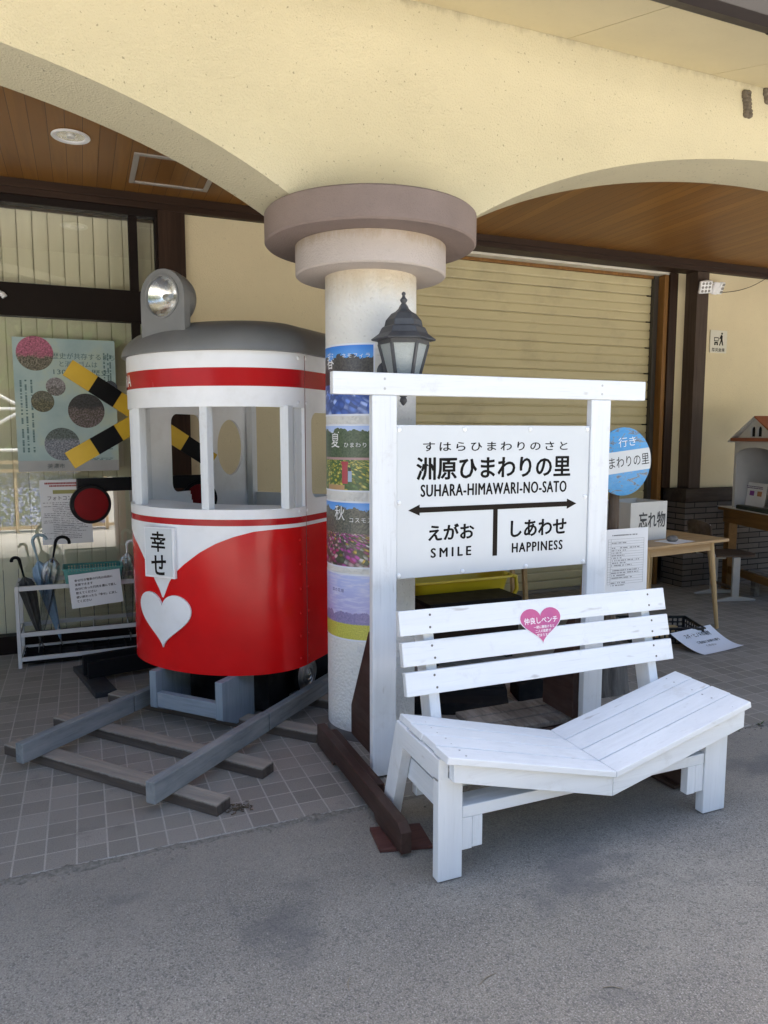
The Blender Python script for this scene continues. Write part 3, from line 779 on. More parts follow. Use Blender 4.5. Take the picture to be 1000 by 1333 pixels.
for k in range(9):
    x = -.40+.104*k; mb.box(x-.004,x+.004,5.12,5.396,.034,.06)
for y in (5.14,5.22,5.30,5.38): mb.box(-.41,.438,y-.004,y+.004,.034,.06)
mb.build('tray', M['black_soft'], K)

def umbrella(label, top, tip, cloth, hcol, hook=1, rad=.036, hl=.10, hookdir=(1,0,0)):
    top = V(top); tip = V(tip); d = (tip-top).normalized(); n = (tip-top).length
    U = thing('folded_umbrella', label, 'umbrella', tip, 0, 'umbrellas standing in the rack')
    hd = V(hookdir); hd = (hd - d*hd.dot(d)).normalized()
    side = d.cross(hd)
    rr = []
    N = 40
    for s, r, amp in ((0,.010,0),(.03,.020,.15),(.07,rad*.95,.28),(.16,rad*1.12,.30),(.35,rad*.95,.26),(.6,rad*.66,.2),(.85,rad*.36,.1),(.97,.007,0)):
        p = top + d*(n*s); rr.append([p + hd*(r*(1+amp*math.sin(8*t+2.2*s+.6*math.sin(3*t)))*math.cos(t)) + side*(r*(1+amp*math.sin(8*t+2.2*s+.6*math.sin(3*t)))*math.sin(t)) for t in [2*math.pi*k/N for k in range(N)]])
    MB().rings(rr).build('canopy', cloth, U, smooth=60)
    p = top
    pts = [p+d*.02, p-d*.05, p-d*hl]
    for a in range(0,200,20):
        t = R(a); pts.append(p-d*(hl+hook*.042*math.sin(t)) + hd*(hook*.042*(1-math.cos(t))))
    MB().tube(pts, [.006,.007]+[.0105]*(len(pts)-2), 12).build('handle', hcol, U, smooth=60)
    MB().tube([tip-d*.03, tip+d*.035], [.005,.003], 8).build('ferrule', M['steel'], U, smooth=60)
    MB().lathe([(.014,0),(.016,.012),(.014,.024)], top+d*(n*.02), d, 16).build('collar', hcol, U, smooth=60)
lb = paint('light_blue_cloth', (.24,.36,.50), .6, .2, 12); lbh = paint('pale_blue_handle', (.30,.42,.48), .35, .1)
umbrella('clear plastic umbrella with black hooked handle in the rack', (-.205,5.20,.70), (-.318,5.26,.085), M['clear_plastic'], M['black'], 1, .040, .10, (1,0,.2))
umbrella('light blue umbrella with pale blue hooked handle in the rack', (-.300,5.28,.665), (-.185,5.33,.10), lb, lbh, 1, .040, .13, (1,0,.1))
umbrella('short black and grey umbrella at the outer end of the rack', (-.385,5.22,.575), (-.30,5.30,.10), paint('charcoal_cloth',(.06,.058,.055),.7,.35,20), M['black'], .55, .040, .12, (-1,0,0))
umbrella('clear plastic umbrella at the end of the rack beside the tram', (.255,5.22,.70), (.262,5.30,.09), M['clear_plastic'], M['white_gloss'], .7, .040, .05, (1,0,0))

# teal basket with the note
bk = thing('teal_basket', 'teal perforated plastic basket on top of the umbrella rack', 'basket', (.03,5.17,.536))
M['teal'] = paint('teal_plastic', (.085,.29,.27), .45, .08, 6, .02)
holes = [rrect(-.155+.0185*k, -.155+.0185*k+.009, z, z+.010, .003, 2) for k in range(17) for z in (.045,.060,.075)]
for y0, flip in ((5.075,1),(5.265,-1)):
    plate([(-.165,0),(.165,0),(.178,.092),(-.178,.092)], [[(a,b) for a,b in h] for h in holes], .003, lambda x,y,z: V((.035+x, y0-flip*.10*y+z, .538+y))).build('side', M['teal'], bk)
for x in (-.165,.165):
    s_ = 1 if x > 0 else -1
    MB().quad_prism([(.035+x,5.076,.538),(.035+x+.003*s_,5.076,.538),(.035+x+.003*s_,5.264,.538),(.035+x,5.264,.538)],
                    [(.035+x+s_*.012,5.068,.63),(.035+x+s_*.015,5.068,.63),(.035+x+s_*.015,5.272,.63),(.035+x+s_*.012,5.272,.63)]).build('end', M['teal'], bk)
MB().box(-.13,.20,5.077,5.263,.5365,.541).build('bottom', M['teal'], bk)
rim = MB()
for a in ((-.148,.218,5.060,5.068),(-.148,.218,5.272,5.280),(-.152,-.142,5.062,5.278),(.212,.222,5.062,5.278)): rim.box(a[0],a[1],a[2],a[3],.628,.636)
rim.build('rim', M['teal'], bk, bevel=.002)
nx = V((.997,-.0,.075)); nz = V((-.075,0,.997))
no = thing('rack_notice', 'laminated white notice with six lines of black text hanging from the teal basket', 'notice', (.05,5.055,.49))
nc = V((.047,5.052,.497))
MB().obox(nc, (.315,.003,.222), nx, (0,1,0)).build('sheet', M['paper'], no)
mb = MB(); ls = ['幸せ行き電車の行先は自由に','変更できます','自分に合った行先を選んで差し','替えてください','使い終わったら「幸せ」に戻し','てください']
for i, s_ in enumerate(ls):
    wd = .0178*len(s_)
    mb.text(s_, nc+V((0,-.0022,0))+nz*(.070-.0275*i)+nx*(-.123+wd/2), wd, .0165, nx, nz, 0, fat=.0005)
mb.build('lettering', M['ink'], no)

# ------------------------------------------------------------------ papers on the window
def photo_disc(name, c1, c2, c3, zs):
    t = NT(name); o = t.co(); f = t.noise(o, 26, 8, .8); f2 = t.noise(o, 90, 4, .8)
    z_ = t.math('ADD', t.n('ShaderNodeSeparateXYZ', Vector=o).outputs[2], t.math('MULTIPLY', t.math('SUBTRACT', f, .5), .16))
    top = t.ramp(f2, [(.36,sc(c1,.35)),(.5,c1),(.66,sc(c1,1.7))]); bot = t.ramp(f2, [(.36,sc(c2,.3)),(.5,c2),(.64,c3)])
    return t.bsdf(t.mixc(t.step(z_, zs+.012, zs-.012), top, bot), .5)
P = thing('festival_poster', 'pale teal town poster with round photographs taped inside the large window', 'poster', (-.08,5.50,1.25))
t = NT('teal_poster_print'); o = t.co()
kk = t.ramp(t.noise(o, 3.2, 6, .6), [(.3,(.30,.43,.46)),(.52,(.40,.53,.54)),(.72,(.53,.59,.43))])
MB().obox((-.083,5.5115,1.70), (.642,.002,.90), (1,0,.0), (0,1,0)).build('sheet', t.bsdf(kk,.55), P)
YP = 5.5098
for (x, z, r, mt) in ((-.270,2.045,.115,photo_disc('pink_blossom_photo',(.40,.12,.20),(.13,.12,.09),(.34,.31,.25),2.025)),
                      (-.150,1.826,.062,photo_disc('grey_village_photo',(.26,.25,.27),(.16,.15,.15),(.36,.34,.36),1.82)),
                      (-.235,1.725,.072,photo_disc('olive_garden_photo',(.13,.13,.10),(.10,.10,.06),(.24,.22,.13),1.73)),
                      (.038,1.665,.118,photo_disc('roof_photo',(.035,.035,.04),(.12,.10,.085),(.28,.22,.27),1.68)),
                      (-.125,1.435,.112,photo_disc('shirt_photo',(.10,.13,.13),(.19,.22,.28),(.42,.42,.45),1.47)),
                      (.20,1.83,.045,photo_disc('dark_photo',(.05,.06,.08),(.10,.10,.12),(.18,.18,.2),1.83))):
    MB().cyl((x,YP+.001,z),(x,YP,z),r,n=48).build('round_photo', mt, P)
tp = paint('teal_lettering', (.075,.15,.16), .6)
mb = MB()
mb.text('歴史が共存するまち', (.035,YP,2.035), .40, .042, bold=.0); mb.text('と消しゴムは', (.0,YP,1.982), .24, .04); mb.text('1300年の歴史', (.02,YP,1.928), .36, .042)
mb.text('美濃市', (-.17,YP,1.285), .11, .035)
mb.build('lettering', tp, P)
mb = MB()
def dashes(mb, x0, x1, z, h, y, vertical=False, dens=.75):
    x = x0
    while x < x1:
        w_ = rnd.uniform(.5,1.1)*h
        if rnd.random() < dens:
            if vertical: mb.box(z-h/2,z+h/2,y-.0004,y,x,x+w_*.8)
            else: mb.box(x,min(x+w_*.8,x1),y-.0004,y,z-h/2,z+h/2)
        x += w_
for x in (-.365,-.335,-.30): dashes(mb, 1.38, 1.86, x, .012, YP+.0008, True)
for x in (.19,.165,.205): dashes(mb, 1.86, 2.06, x, .010, YP+.0008, True)
for z in (1.43,1.415,1.40): dashes(mb, .03, .2, z, .007, YP+.0008)
for z in (1.335,1.325): dashes(mb, .02, .2, z, .005, YP+.0008)
mb.build('small_print', tp, P)
MB().obox((-.083,5.5102,1.285), (.64,.0008,.075), (1,0,0), (0,1,0)).build('grey_footer', paint('grey_footer_print',(.42,.43,.43),.6), P)
N2 = thing('contest_notice', 'white printed contest notice with red heading taped below the teal poster', 'notice', (-.12,5.50,.74))
MB().obox((-.118,5.5115,.965), (.325,.002,.45), (.9998,0,.012), (0,1,0)).build('sheet', M['paper'], N2)
mb = MB()
dashes(mb, -.25, .02, 1.165, .012, YP, dens=1); dashes(mb, -.22, .0, 1.147, .011, YP, dens=1)
mb.build('heading', paint('red_print',(.35,.03,.03),.6), N2)
MB().box(-.20,-.03,YP+.0006,YP+.0012,1.092,1.118).build('heading_band', paint('olive_print',(.35,.34,.12),.6), N2)
mb = MB(); mb.text('フォトコンテスト', (-.11,YP,1.062), .25, .030, bold=.01)
z = 1.03
while z > .775:
    dashes(mb, -.265+(.06 if rnd.random()<.6 else 0), rnd.uniform(-.06,.03), z, .0045, YP, dens=.7); z -= .0125
mb.build('lettering', flat('faded_print',(.16,.15,.19)), N2)

# ------------------------------------------------------------------ season photographs round the column
ph0 = math.atan2(-cy,-cx); Rr = .2232
PHI0, PHI1 = ph0-R(99), ph0+R(5)
WARC = (PHI1-PHI0)*Rr
def photo(name, sky0, sky1, hill0, hill1, field, horizon, hilltop, fs, extra=None, cloud=0.0):
    t = NT(name); uvn = t.n('ShaderNodeTexCoord').outputs['UV']
    s = t.n('ShaderNodeSeparateXYZ', Vector=uvn); u, v = s.outputs[0], s.outputs[1]
    vec = t.n('ShaderNodeCombineXYZ', X=t.math('MULTIPLY',u,1.41), Y=v).outputs[0]
    sky_ = t.mixc(t.step(v, hilltop, 1.0), sky0, sky1)
    if cloud:
        cv = t.n('ShaderNodeMapping', Vector=vec); cv.inputs['Scale'].default_value = (.6,3.5,1)
        sky_ = t.mixc(t.math('MULTIPLY', t.step(t.noise(cv.outputs[0], 6, 6, .6), .45, .7), cloud, clamp=True), sky_, (.72,.72,.90))
    ridge = t.math('ADD', hilltop-.16, t.math('MULTIPLY', t.noise(vec, 4.5, 5, .55), .30))
    hill = t.ramp(t.noise(vec, 28, 6, .7), [(.35,hill0),(.7,hill1)])
    k = t.mixc(t.math('LESS_THAN', v, ridge), sky_, hill)
    dep = t.math('ADD', t.math('MULTIPLY', t.math('SUBTRACT', horizon, v), 1.0), .12)
    fv = t.n('ShaderNodeCombineXYZ', X=t.math('DIVIDE', t.math('SUBTRACT',u,.5), dep), Y=t.math('LOGARITHM', dep, 2.718)).outputs[0]
    vo = t.n('ShaderNodeTexVoronoi', Vector=fv, Scale=fs)
    rs_ = t.n('ShaderNodeSeparateColor', Color=vo.outputs['Color'])
    fl = t.ramp(rs_.outputs[0], field, 'CONSTANT')
    fl = t.mixc(t.math('MULTIPLY', t.step(vo.outputs['Distance'], .25, .6), .8, clamp=True), fl, sc(field[0][1],.5))
    fl = t.mixc(t.math('MULTIPLY', t.step(t.noise(vec, 7, 4), .45,.65), .35, clamp=True), fl, sc(field[0][1],.8))
    k = t.mixc(t.math('LESS_THAN', v, horizon), k, fl)
    if extra: k = extra(t, u, v, k)
    ed = t.math('MINIMUM', t.math('MINIMUM', u, t.math('SUBTRACT',1,u)), t.math('MULTIPLY', t.math('MINIMUM', v, t.math('SUBTRACT',1,v)), .72))
    k = t.mixc(t.math('LESS_THAN', ed, .018), k, (.75,.78,.85))
    return t.bsdf(k, .3, 0, None, .5)
def summer(t, u, v, k):
    def box(k, u0,u1,v0,v1,c): 
        m = t.math('MULTIPLY', t.math('MULTIPLY', t.math('GREATER_THAN',u,u0), t.math('LESS_THAN',u,u1)), t.math('MULTIPLY', t.math('GREATER_THAN',v,v0), t.math('LESS_THAN',v,v1)))
        return t.mixc(m, k, c)
    k = box(k, .2,.95,.475,.51,(.42,.26,.27)); k = box(k, .3,.62,.012,.10,(.48,.30,.15))
    k = box(k, .585,.665,.12,.40,(.42,.05,.07)); k = box(k,.575,.675,.40,.45,(.40,.04,.06)); k = box(k,.67,.72,.15,.31,(.35,.45,.62)); k = box(k,.675,.71,.31,.36,(.03,.025,.03))
    return k
def yellowstrip(t, u, v, k):
    g = t.ramp(t.noise(t.n('ShaderNodeCombineXYZ',X=u,Y=v).outputs[0], 60, 5, .7), [(.35,(.40,.38,.06)),(.65,(.70,.67,.12))])
    k = t.mixc(t.math('LESS_THAN', v, t.math('ADD', .235, t.math('MULTIPLY', t.noise(t.n('ShaderNodeCombineXYZ',X=u,Y=0).outputs[0], 40, 3), .03))), k, g)
    return k
seas = [
 ('spring photograph of blue nemophila flowers, uppermost on the round column', 1.588,1.921,
  photo('blue_flower_photo',(.10,.34,.80),(.03,.20,.70),(.030,.030,.038),(.12,.11,.10),[(0,(.05,.12,.45)),(.3,(.14,.28,.80)),(.55,(.42,.55,.92)),(.85,(.04,.08,.24))],.44,.84,5), [('春',-60,0,.066,.078,0),('ネモフィラ',-19,.0,.140,.021,1)]),
 ('summer photograph of sunflowers, second from the top on the round column', 1.230,1.549,
  photo('sunflower_photo',(.50,.62,.90),(.38,.55,.92),(.030,.060,.030),(.13,.18,.10),[(0,(.09,.18,.05)),(.40,(.72,.62,.10)),(.72,(.16,.28,.08)),(.88,(.80,.72,.22))],.49,.92,10,summer), [('夏',-50,.70,.062,.075,0),('ひまわり',-20,.0,.112,.022,1)]),
 ('autumn photograph of pink and yellow cosmos, third from the top on the column', .863,1.186,
  photo('cosmos_photo',(.14,.38,.86),(.07,.30,.80),(.035,.04,.045),(.22,.22,.16),[(0,(.09,.11,.07)),(.22,(.55,.08,.42)),(.45,(.70,.45,.50)),(.62,(.85,.80,.78)),(.74,(.80,.56,.09)),(.86,(.45,.05,.20))],.52,.90,7), [('秋',-43,.0,.066,.070,0),('コスモス',-13,.0,.112,.020,1)]),
 ('lilac evening photograph above a yellow field, lowest on the round column', .507,.837,
  photo('lilac_sky_photo',(.45,.43,.74),(.46,.55,.88),(.20,.18,.36),(.38,.33,.56),[(0,(.22,.2,.38)),(.5,(.3,.26,.46))],.24,.42,12,yellowstrip,.9), [('菜の花畑',-47,.0,.080,.018,2)]),
]
zc_ = {0:((1.848,),(1.865,)),1:((1.476,),(1.452,)),2:((1.127,),(1.096,)),3:((.750,),)}
for i, (lab, z0, z1, mt, words) in enumerate(seas):
    pz = thing('season_photo', lab, 'poster', (cx-.08,cy-.22,z0), 0, 'season photographs taped round the column')
    fn = lambda u, v: V((cx+Rr*math.cos(PHI0+(PHI1-PHI0)*u), cy+Rr*math.sin(PHI0+(PHI1-PHI0)*u), z0+(z1-z0)*v))
    mb = MB().grid(fn, 48, 2)
    o_ = mb.build('print', mt, pz, smooth=60)
    for j, (s_, deg, _, w_, h_, kind) in enumerate(words):
        zt = zc_[i][j][0]; a0 = ph0+R(deg)
        MB().text(s_, None, w_, h_, fn=lambda x,y: V((cx+(Rr+.0008)*math.cos(a0+x/Rr), cy+(Rr+.0008)*math.sin(a0+x/Rr), zt+y)), bold=.0, space=1.25 if kind else 1).build('lettering', M['white_ink'] if kind < 2 else paint('violet_lettering',(.12,.11,.3),.6), pz)

# wall lantern on the column
Q = thing('wall_lantern', 'dark grey hexagonal lantern with frosted panes fixed to the round column', 'lantern', (1.335,3.0,1.65))
M['iron'] = paint('dark_grey_iron', (.062,.066,.074), .5, .25, 12, .25, 90)
lc = V((1.335,2.99,-.032))
P6 = R(38)
MB().lathe([(.152,1.952),(.156,1.958),(.118,1.985),(.104,2.012),(.092,2.018),(.086,2.045),(.060,2.075),(.040,2.085),(.026,2.098),(.018,2.115)], lc, n=6, ph=P6).build('roof', M['iron'], Q, bevel=.002)
MB().lathe([(.012,2.112),(.015,2.118),(.010,2.124),(.016,2.132),(.018,2.139),(.009,2.150),(.006,2.158),(.010,2.164),(.009,2.171),(.002,2.176)], lc, n=20).build('finial', M['iron'], Q, smooth=50)
tf = NT('frosted_pane'); o = tf.co()
fg = tf.bsdf((.36,.40,.40), .25, 0, tf.bump(tf.vor(o, 150), .6, .004), .6)
def hexp(r, z, k, a=0): return lc + V((r*math.cos(P6+math.pi/3*k), r*math.sin(P6+math.pi/3*k), z))
RT, RB, ZT, ZB = .118, .066, 1.935, 1.745
cg = MB().lathe([(.122,1.934),(.124,1.953)], lc, n=6, ph=P6).build('cage', M['iron'], Q, bevel=.001)
for k in range(6): MB().beam(hexp(RT,ZT+.002,k), hexp(RB,ZB,k), .014, .014).build('bar', M['iron'], cg, bevel=.002)
for k in range(6):
    a, b, c_, d_ = hexp(RT*.965,ZT,k), hexp(RT*.965,ZT,k+1), hexp(RB*.95,ZB,k+1), hexp(RB*.95,ZB,k)
    nrm = ((a+b)/2-lc); nrm.z = 0; nrm.normalize()
    MB().quad_prism([a,b,c_,d_], [p_-nrm*.003 for p_ in (a,b,c_,d_)]).build('pane', fg, Q)
MB().lathe([(.070,1.744),(.072,1.736),(.055,1.722),(.040,1.712),(.022,1.702),(.014,1.692)], lc, n=6, ph=P6).build('base', M['iron'], Q, bevel=.001)
MB().lathe([(.012,1.692),(.017,1.684),(.018,1.674),(.012,1.664),(.006,1.657),(.002,1.654)], lc, n=20).build('drop_finial', M['iron'], Q, smooth=50)
MB().lathe([(.052,0),(.052,.008),(.035,.022)], (1.318,3.158,1.79), (-.05,-1,0), 24).build('wall_plate', M['iron'], Q, smooth=40)
MB().tube([(1.318,3.15,1.79),(1.312,3.11,1.775),(1.316,3.06,1.745),(1.333,3.02,1.722)], [.020,.016,.013,.012], 12).build('arm', M['iron'], Q, smooth=50)
MB().tube([(1.300,3.152,1.84),(1.296,3.13,1.83),(1.30,3.12,1.80)], .012, 10).build('scroll', M['iron'], Q, smooth=50)

Q.scale = (.93,.93,.95); Q.location.y += .012; Q.location.z += .006
# ------------------------------------------------------------------ station name sign
N = thing('station_name_sign', 'white wooden station name sign on two posts behind the bench', 'station sign', (1.73,2.87,0))
for x0, x1 in ((1.113,1.225),(2.224,2.336)):
    MB().box(x0,x1,2.82,2.858,.012,1.663).build('post', M['white_z'], N, bevel=.004)
MB().box(.942,2.540,2.818,2.857,1.664,1.755).build('crossbeam', M['white_x'], N, bevel=.004)
np_ = MB().box(1.2265,2.2225,2.828,2.852,.880,1.541).build('name_panel', M['sign_white'], N, bevel=.003)
YF = 2.8272
def ctext(mb, s, x0, x1, z0, z1, bold, space=1.0): MB().text(s, ((x0+x1)/2, YF, (z0+z1)/2), x1-x0-.004, z1-z0-.002, bold=0 if space > 1.01 else .010, space=space, fat=.0019 if z1-z0 > .042 else .0008).build('lettering', M['ink'], np_)
mb = MB()
ctext(mb, 'すはらひまわりのさと', 1.349,2.099,1.428,1.469,.008,1.35)
ctext(mb, '洲原ひまわりの里', 1.318,2.117,1.304,1.404,.016)
ctext(mb, 'SUHARA-HIMAWARI-NO-SATO', 1.339,2.098,1.232,1.286,.011,1.12)
ctext(mb, 'えがお', 1.376,1.606,1.038,1.110,.018); ctext(mb, 'SMILE', 1.389,1.592,.963,1.006,.011,1.5)
ctext(mb, 'しあわせ', 1.795,2.103,1.032,1.110,.018); ctext(mb, 'HAPPINESS', 1.803,2.084,.960,1.006,.011,1.2)
mb = MB(); y = YF
zA = 1.176
arrow = [(1.281,zA),(1.335,zA-.024),(1.335,zA-.0115),(1.702,zA-.0115),(1.702,.953),(1.725,.953),(1.725,zA-.0115),(2.102,zA-.0115),(2.102,zA-.024),(2.156,zA),(2.102,zA+.024),(2.102,zA+.0115),(1.335,zA+.0115),(1.335,zA+.024)]
mb.prism([(a,y+.0005,b) for a,b in arrow], (0,-.0012,0)).build('arrow', paint('brown_black_arrow',(.022,.017,.013),.7,spec=.08), np_)
mb = MB()
for x, z in ((1.239,1.522),(1.551,1.523),(1.889,1.524),(2.207,1.525),(1.238,1.211),(2.205,1.207),(1.237,.896),(1.547,.894),(1.881,.893),(2.203,.894)):
    mb.lathe([(.010,0),(.010,.0035),(.006,.0065),(.001,.007)], (x,2.828,z), (0,-1,0), 14)
mb.build('screw_caps', M['white_gloss'], np_, smooth=50)
for x in (.99, 2.30):
    s_ = 1 if x < 1.5 else 1
    ft = MB().prism([(x,2.235,0.012),(x,2.235,.092),(x,2.27,.116),(x,3.24,.116),(x,3.24,.012),(x,3.0,.012),(x,2.98,.035),(x,2.50,.035),(x,2.48,.012)], (.042,0,0)).build('foot', M['sign_brown'], N, bevel=.004)
    xx = x+.043 if x < 1.5 else x-.046
    MB().box(xx,xx+.045,2.60,3.20,.03,.095).build('foot_cleat', M['sign_brown'], N, bevel=.003)
for x in (1.118, 2.19):
    MB().prism([(x,2.859,.66),(x,2.885,.645),(x,3.11,.24),(x,3.11,.10),(x,2.859,.10)], (.036,0,0)).build('gusset', M['sign_brown'], N, bevel=.003)
MB().quad_prism([(.935,2.30,-.003),(1.125,2.252,-.003),(1.145,2.41,-.003),(.955,2.455,-.003)], [(.935,2.30,.011),(1.125,2.252,.011),(1.145,2.41,.011),(.955,2.455,.011)]).build('shim_board', wood('red_brown_shim',(.07,.028,.024),(.12,.055,.045),'X',.7), N, bevel=.002)
MB().quad_prism([(2.27,2.26,-.003),(2.42,2.27,-.003),(2.41,2.42,-.003),(2.26,2.41,-.003)], [(2.27,2.26,.011),(2.42,2.27,.011),(2.41,2.42,.011),(2.26,2.41,.011)]).build('shim_board', M['sign_brown'], N, bevel=.002)
MB().box(1.16,2.19,2.90,2.935,.012,.05).build('ground_beam', M['sign_brown'], N, bevel=.003)

# ------------------------------------------------------------------ bench
H = thing('v_shaped_bench', 'white wooden bench whose two seat halves slope down to the middle', 'bench', (1.73,2.24,0))
E0, E1, VX, ZE, ZV, TH = 1.058, 2.392, 1.738, .4625, .289, .024
for k in range(4):
    y0 = 2.003+.1025*k; y1 = y0+.0972
    jx = rnd.uniform(-.004,.004)
    MB().prism([(E0+jx,y0,ZE+(0)),(VX-.0012,y0,ZV),(VX-.0012,y0,ZV-TH),(E0-.006+jx,y0,ZE-TH)], (0,y1-y0,0)).build('seat_board', M['white_x'], H, bevel=.003)
    MB().prism([(E1+jx,y0,ZE-.006),(VX+.0012,y0,ZV),(VX+.0012,y0,ZV-TH),(E1+.006+jx,y0,ZE-TH-.006)], (0,y1-y0,0)).build('seat_board', M['white_x'], H, bevel=.003)
sl = (ZE-ZV)/(VX-E0)
za = lambda x: (ZV+(VX-x)*sl if x < VX else ZV+(x-VX)*(ZE-.006-ZV)/(E1-VX)) - TH - .001
for y0 in (2.020, 2.352):
    MB().prism([(1.084,y0,za(1.084)),(VX-.001,y0,za(VX)),(VX-.001,y0,.188),(1.084,y0,.362)], (0,.036,0)).build('apron', M['white_x'], H, bevel=.002)
    MB().prism([(2.378,y0,za(2.378)),(VX+.001,y0,za(VX)),(VX+.001,y0,.188),(2.378,y0,.348)], (0,.036,0)).build('apron', M['white_x'], H, bevel=.002)
for side, (x0, x1, xe0, xe1, xb0, xb1) in enumerate(((1.046,1.138,1.046,1.083,1.1395,1.219),(2.222,2.336,2.336,2.373,2.140,2.2205))):
    MB().box(x0,x1,2.0575,2.098,0,.30 if False else .352 if side else .362).build('leg', M['white_z'], H, bevel=.003)
    MB().box(xe0,xe1,2.0578,2.40,.352,.432).build('end_rail', M['white_y'], H, bevel=.002)
    q0 = (xe0+.001, 2.395, .425); 
    MB().quad_prism([(xe0+.001,2.475,0),(xe1+.006,2.475,0),(xe1+.006,2.565,0),(xe0+.001,2.565,0)],
                    [(xe0+.001,2.325,.436),(xe1+.006,2.325,.436),(xe1+.006,2.415,.436),(xe0+.001,2.415,.436)]).build('leg', M['white_z'], H, bevel=.003) if side == 0 else \
    MB().quad_prism([(xe0-.006,2.475,0),(xe1-.001,2.475,0),(xe1-.001,2.565,0),(xe0-.006,2.565,0)],
                    [(xe0-.006,2.325,.430),(xe1-.001,2.325,.430),(xe1-.001,2.415,.430),(xe0-.006,2.415,.430)]).build('leg', M['white_z'], H, bevel=.003)
    a, b = (xe1+.0085, xe1+.0445) if side == 0 else (xe0-.0445, xe0-.0085)
    MB().box(a,b,2.0990,2.50,.205,.295).build('side_rail', M['white_y'], H, bevel=.002)
    MB().box(xb0,xb0+(xb1-xb0)*.5-.0005,2.063,2.098,.092,.2055).build('leg_block', M['white_z'], H, bevel=.002)
    MB().box(xb0+(xb1-xb0)*.5+.0005,xb1,2.063,2.098,.095,.2055).build('leg_block', M['white_z'], H, bevel=.002)
MB().box(1.1395,2.2205,2.062,2.152,.2065,.249).build('stretcher', M['white_x'], H, bevel=.003)
MB().box(1.1395,2.2205,2.43,2.468,.11,.199).build('stretcher', M['white_x'], H, bevel=.003)
ys = lambda z: 2.413+.243*(z-.518)      # front face of the leaning backrest
for x0 in (1.196, 2.268):
    MB().quad_prism([(x0,ys(.16)+.031,.16),(x0+.045,ys(.16)+.031,.16),(x0+.045,ys(.16)+.12,.16),(x0,ys(.16)+.12,.16)],
                    [(x0,ys(.795)+.031,.795),(x0+.045,ys(.795)+.031,.795),(x0+.045,ys(.795)+.12,.795),(x0,ys(.795)+.12,.795)]).build('back_post', M['white_z'], H, bevel=.003)
nb = V((0,-1,.243)).normalized(); ub = V((0,.243,1)).normalized()
for z0, z1, dx, tl in ((.731,.824,-.004,-.010),(.620,.709,.0,-.007),(.514,.601,.006,-.004)):
    zc = (z0+z1)/2; c = V((1.737+dx*.5, ys(zc), zc)) - nb*.0145
    s_ = MB().obox(c, (1.297,.029,(z1-z0)/ub.z), V((1,0,tl)), -nb).build('back_slat', M['white_x'], H, bevel=.003)
    mb = MB()
    for x in (1.218, 2.290):
        for dz in (-.022,.024):
            p_ = V((x+rnd.uniform(-.005,.005), ys(zc+dz), zc+dz+tl*(x-1.737)))
            mb.lathe([(.0048,-.001),(.0048,.0006),(.002,.0008)], p_, nb, 10)
    mb.build('screws', paint('dull_screw',(.13,.12,.11),.5,.3), s_)
# heart sign on the backrest
hc = V((1.718, ys(.719), .719))
hx = V((1,0,-.008)).normalized()
hpts = heart2d(.205,.148,48)
hm = MB().prism([hc + hx*a + ub*b + nb*.0004 for a,b in hpts], nb*.0016).build('heart_sign', paint('white_vinyl',(.78,.76,.80),.4,.03), H)
tp = NT('magenta_heart_print'); o = tp.co()
M['pink'] = tp.bsdf(tp.ramp(tp.noise(o, 9, 4), [(.35,(.44,.085,.26)),(.6,(.53,.10,.25)),(.72,(.50,.14,.36))]), .4)
MB().prism([hc + hx*a*.955 + ub*(b*.955) + nb*.0021 for a,b in hpts], nb*.0006).build('print', M['pink'], hm)
mb = MB()
def on_heart(s_, dx, dz, w_, h_, bold): mb.text(s_, hc + nb*.0031 + hx*dx + ub*dz, w_, h_, hx, ub, bold)
on_heart('仲良しベンチ', .0, .021, .162, .027, .012); on_heart('一緒に腰掛けると', .012, -.006, .100, .0125, .010)
on_heart('二人の距離が', .006, -.0225, .076, .0125, .010); on_heart('縮まります', .006, -.039, .064, .0125, .010)
mb.build('lettering', M['white_ink'], hm)

# ------------------------------------------------------------------ round sign on a log pole with timetable board
G_ = thing('round_stop_sign', 'blue and white round sign on a rough log pole set in a stump', 'sign', (2.875,3.42,0))
MB().tube([(2.885,3.43,.10),(2.872,3.42,.6),(2.878,3.42,1.0),(2.872,3.415,1.45)], [.036,.033,.031,.028], 14).build('pole', wood('peeled_log_wood',(.075,.055,.04),(.17,.135,.105),'Z',.85,18,.4,(.22,.2,.18),.6), G_, smooth=60)
st = MB(); rr = []
for z, k in ((0,1.08),(.06,1.02),(.16,.98),(.255,.97)):
    rr.append([(2.79+.155*k*(1+.06*math.sin(5*a)+.03*math.sin(11*a))*math.cos(a), 3.40+.155*k*(1+.06*math.sin(5*a)+.03*math.sin(11*a))*math.sin(a), z) for a in [2*math.pi*q/48 for q in range(48)]])
st.rings(rr).build('stump', wood('grey_split_stump',(.045,.04,.036),(.15,.135,.12),'Z',.9,20,.5,(.2,.19,.175),.9), G_, smooth=40)
dc = V((2.885,3.368,1.345)); ta = R(6)
dx = V((math.cos(ta),0,math.sin(ta))); dz = V((-math.sin(ta),0,math.cos(ta)))
DR = .197
t = NT('blue_disc_paint'); o = t.co(); wv = t.noise(t.co(scale=(1,1,3)), 11, 5, .7, 1.5)
kk = t.ramp(wv, [(.40,(.07,.30,.62)),(.56,(.09,.35,.68)),(.585,(.24,.25,.27)),(.64,(.12,.13,.14)),(.68,(.09,.35,.68))])
ds = MB().lathe([(DR,0),(DR,-.010),(DR-.003,-.012),(.001,-.0121)], dc, (0,1,0), 72).build('disc', t.bsdf(kk,.4), G_, smooth=40)
b_ = []
for k in range(25): a = math.asin(.075*2/(2*DR)*1.0); 
aw = math.asin(.062/DR)
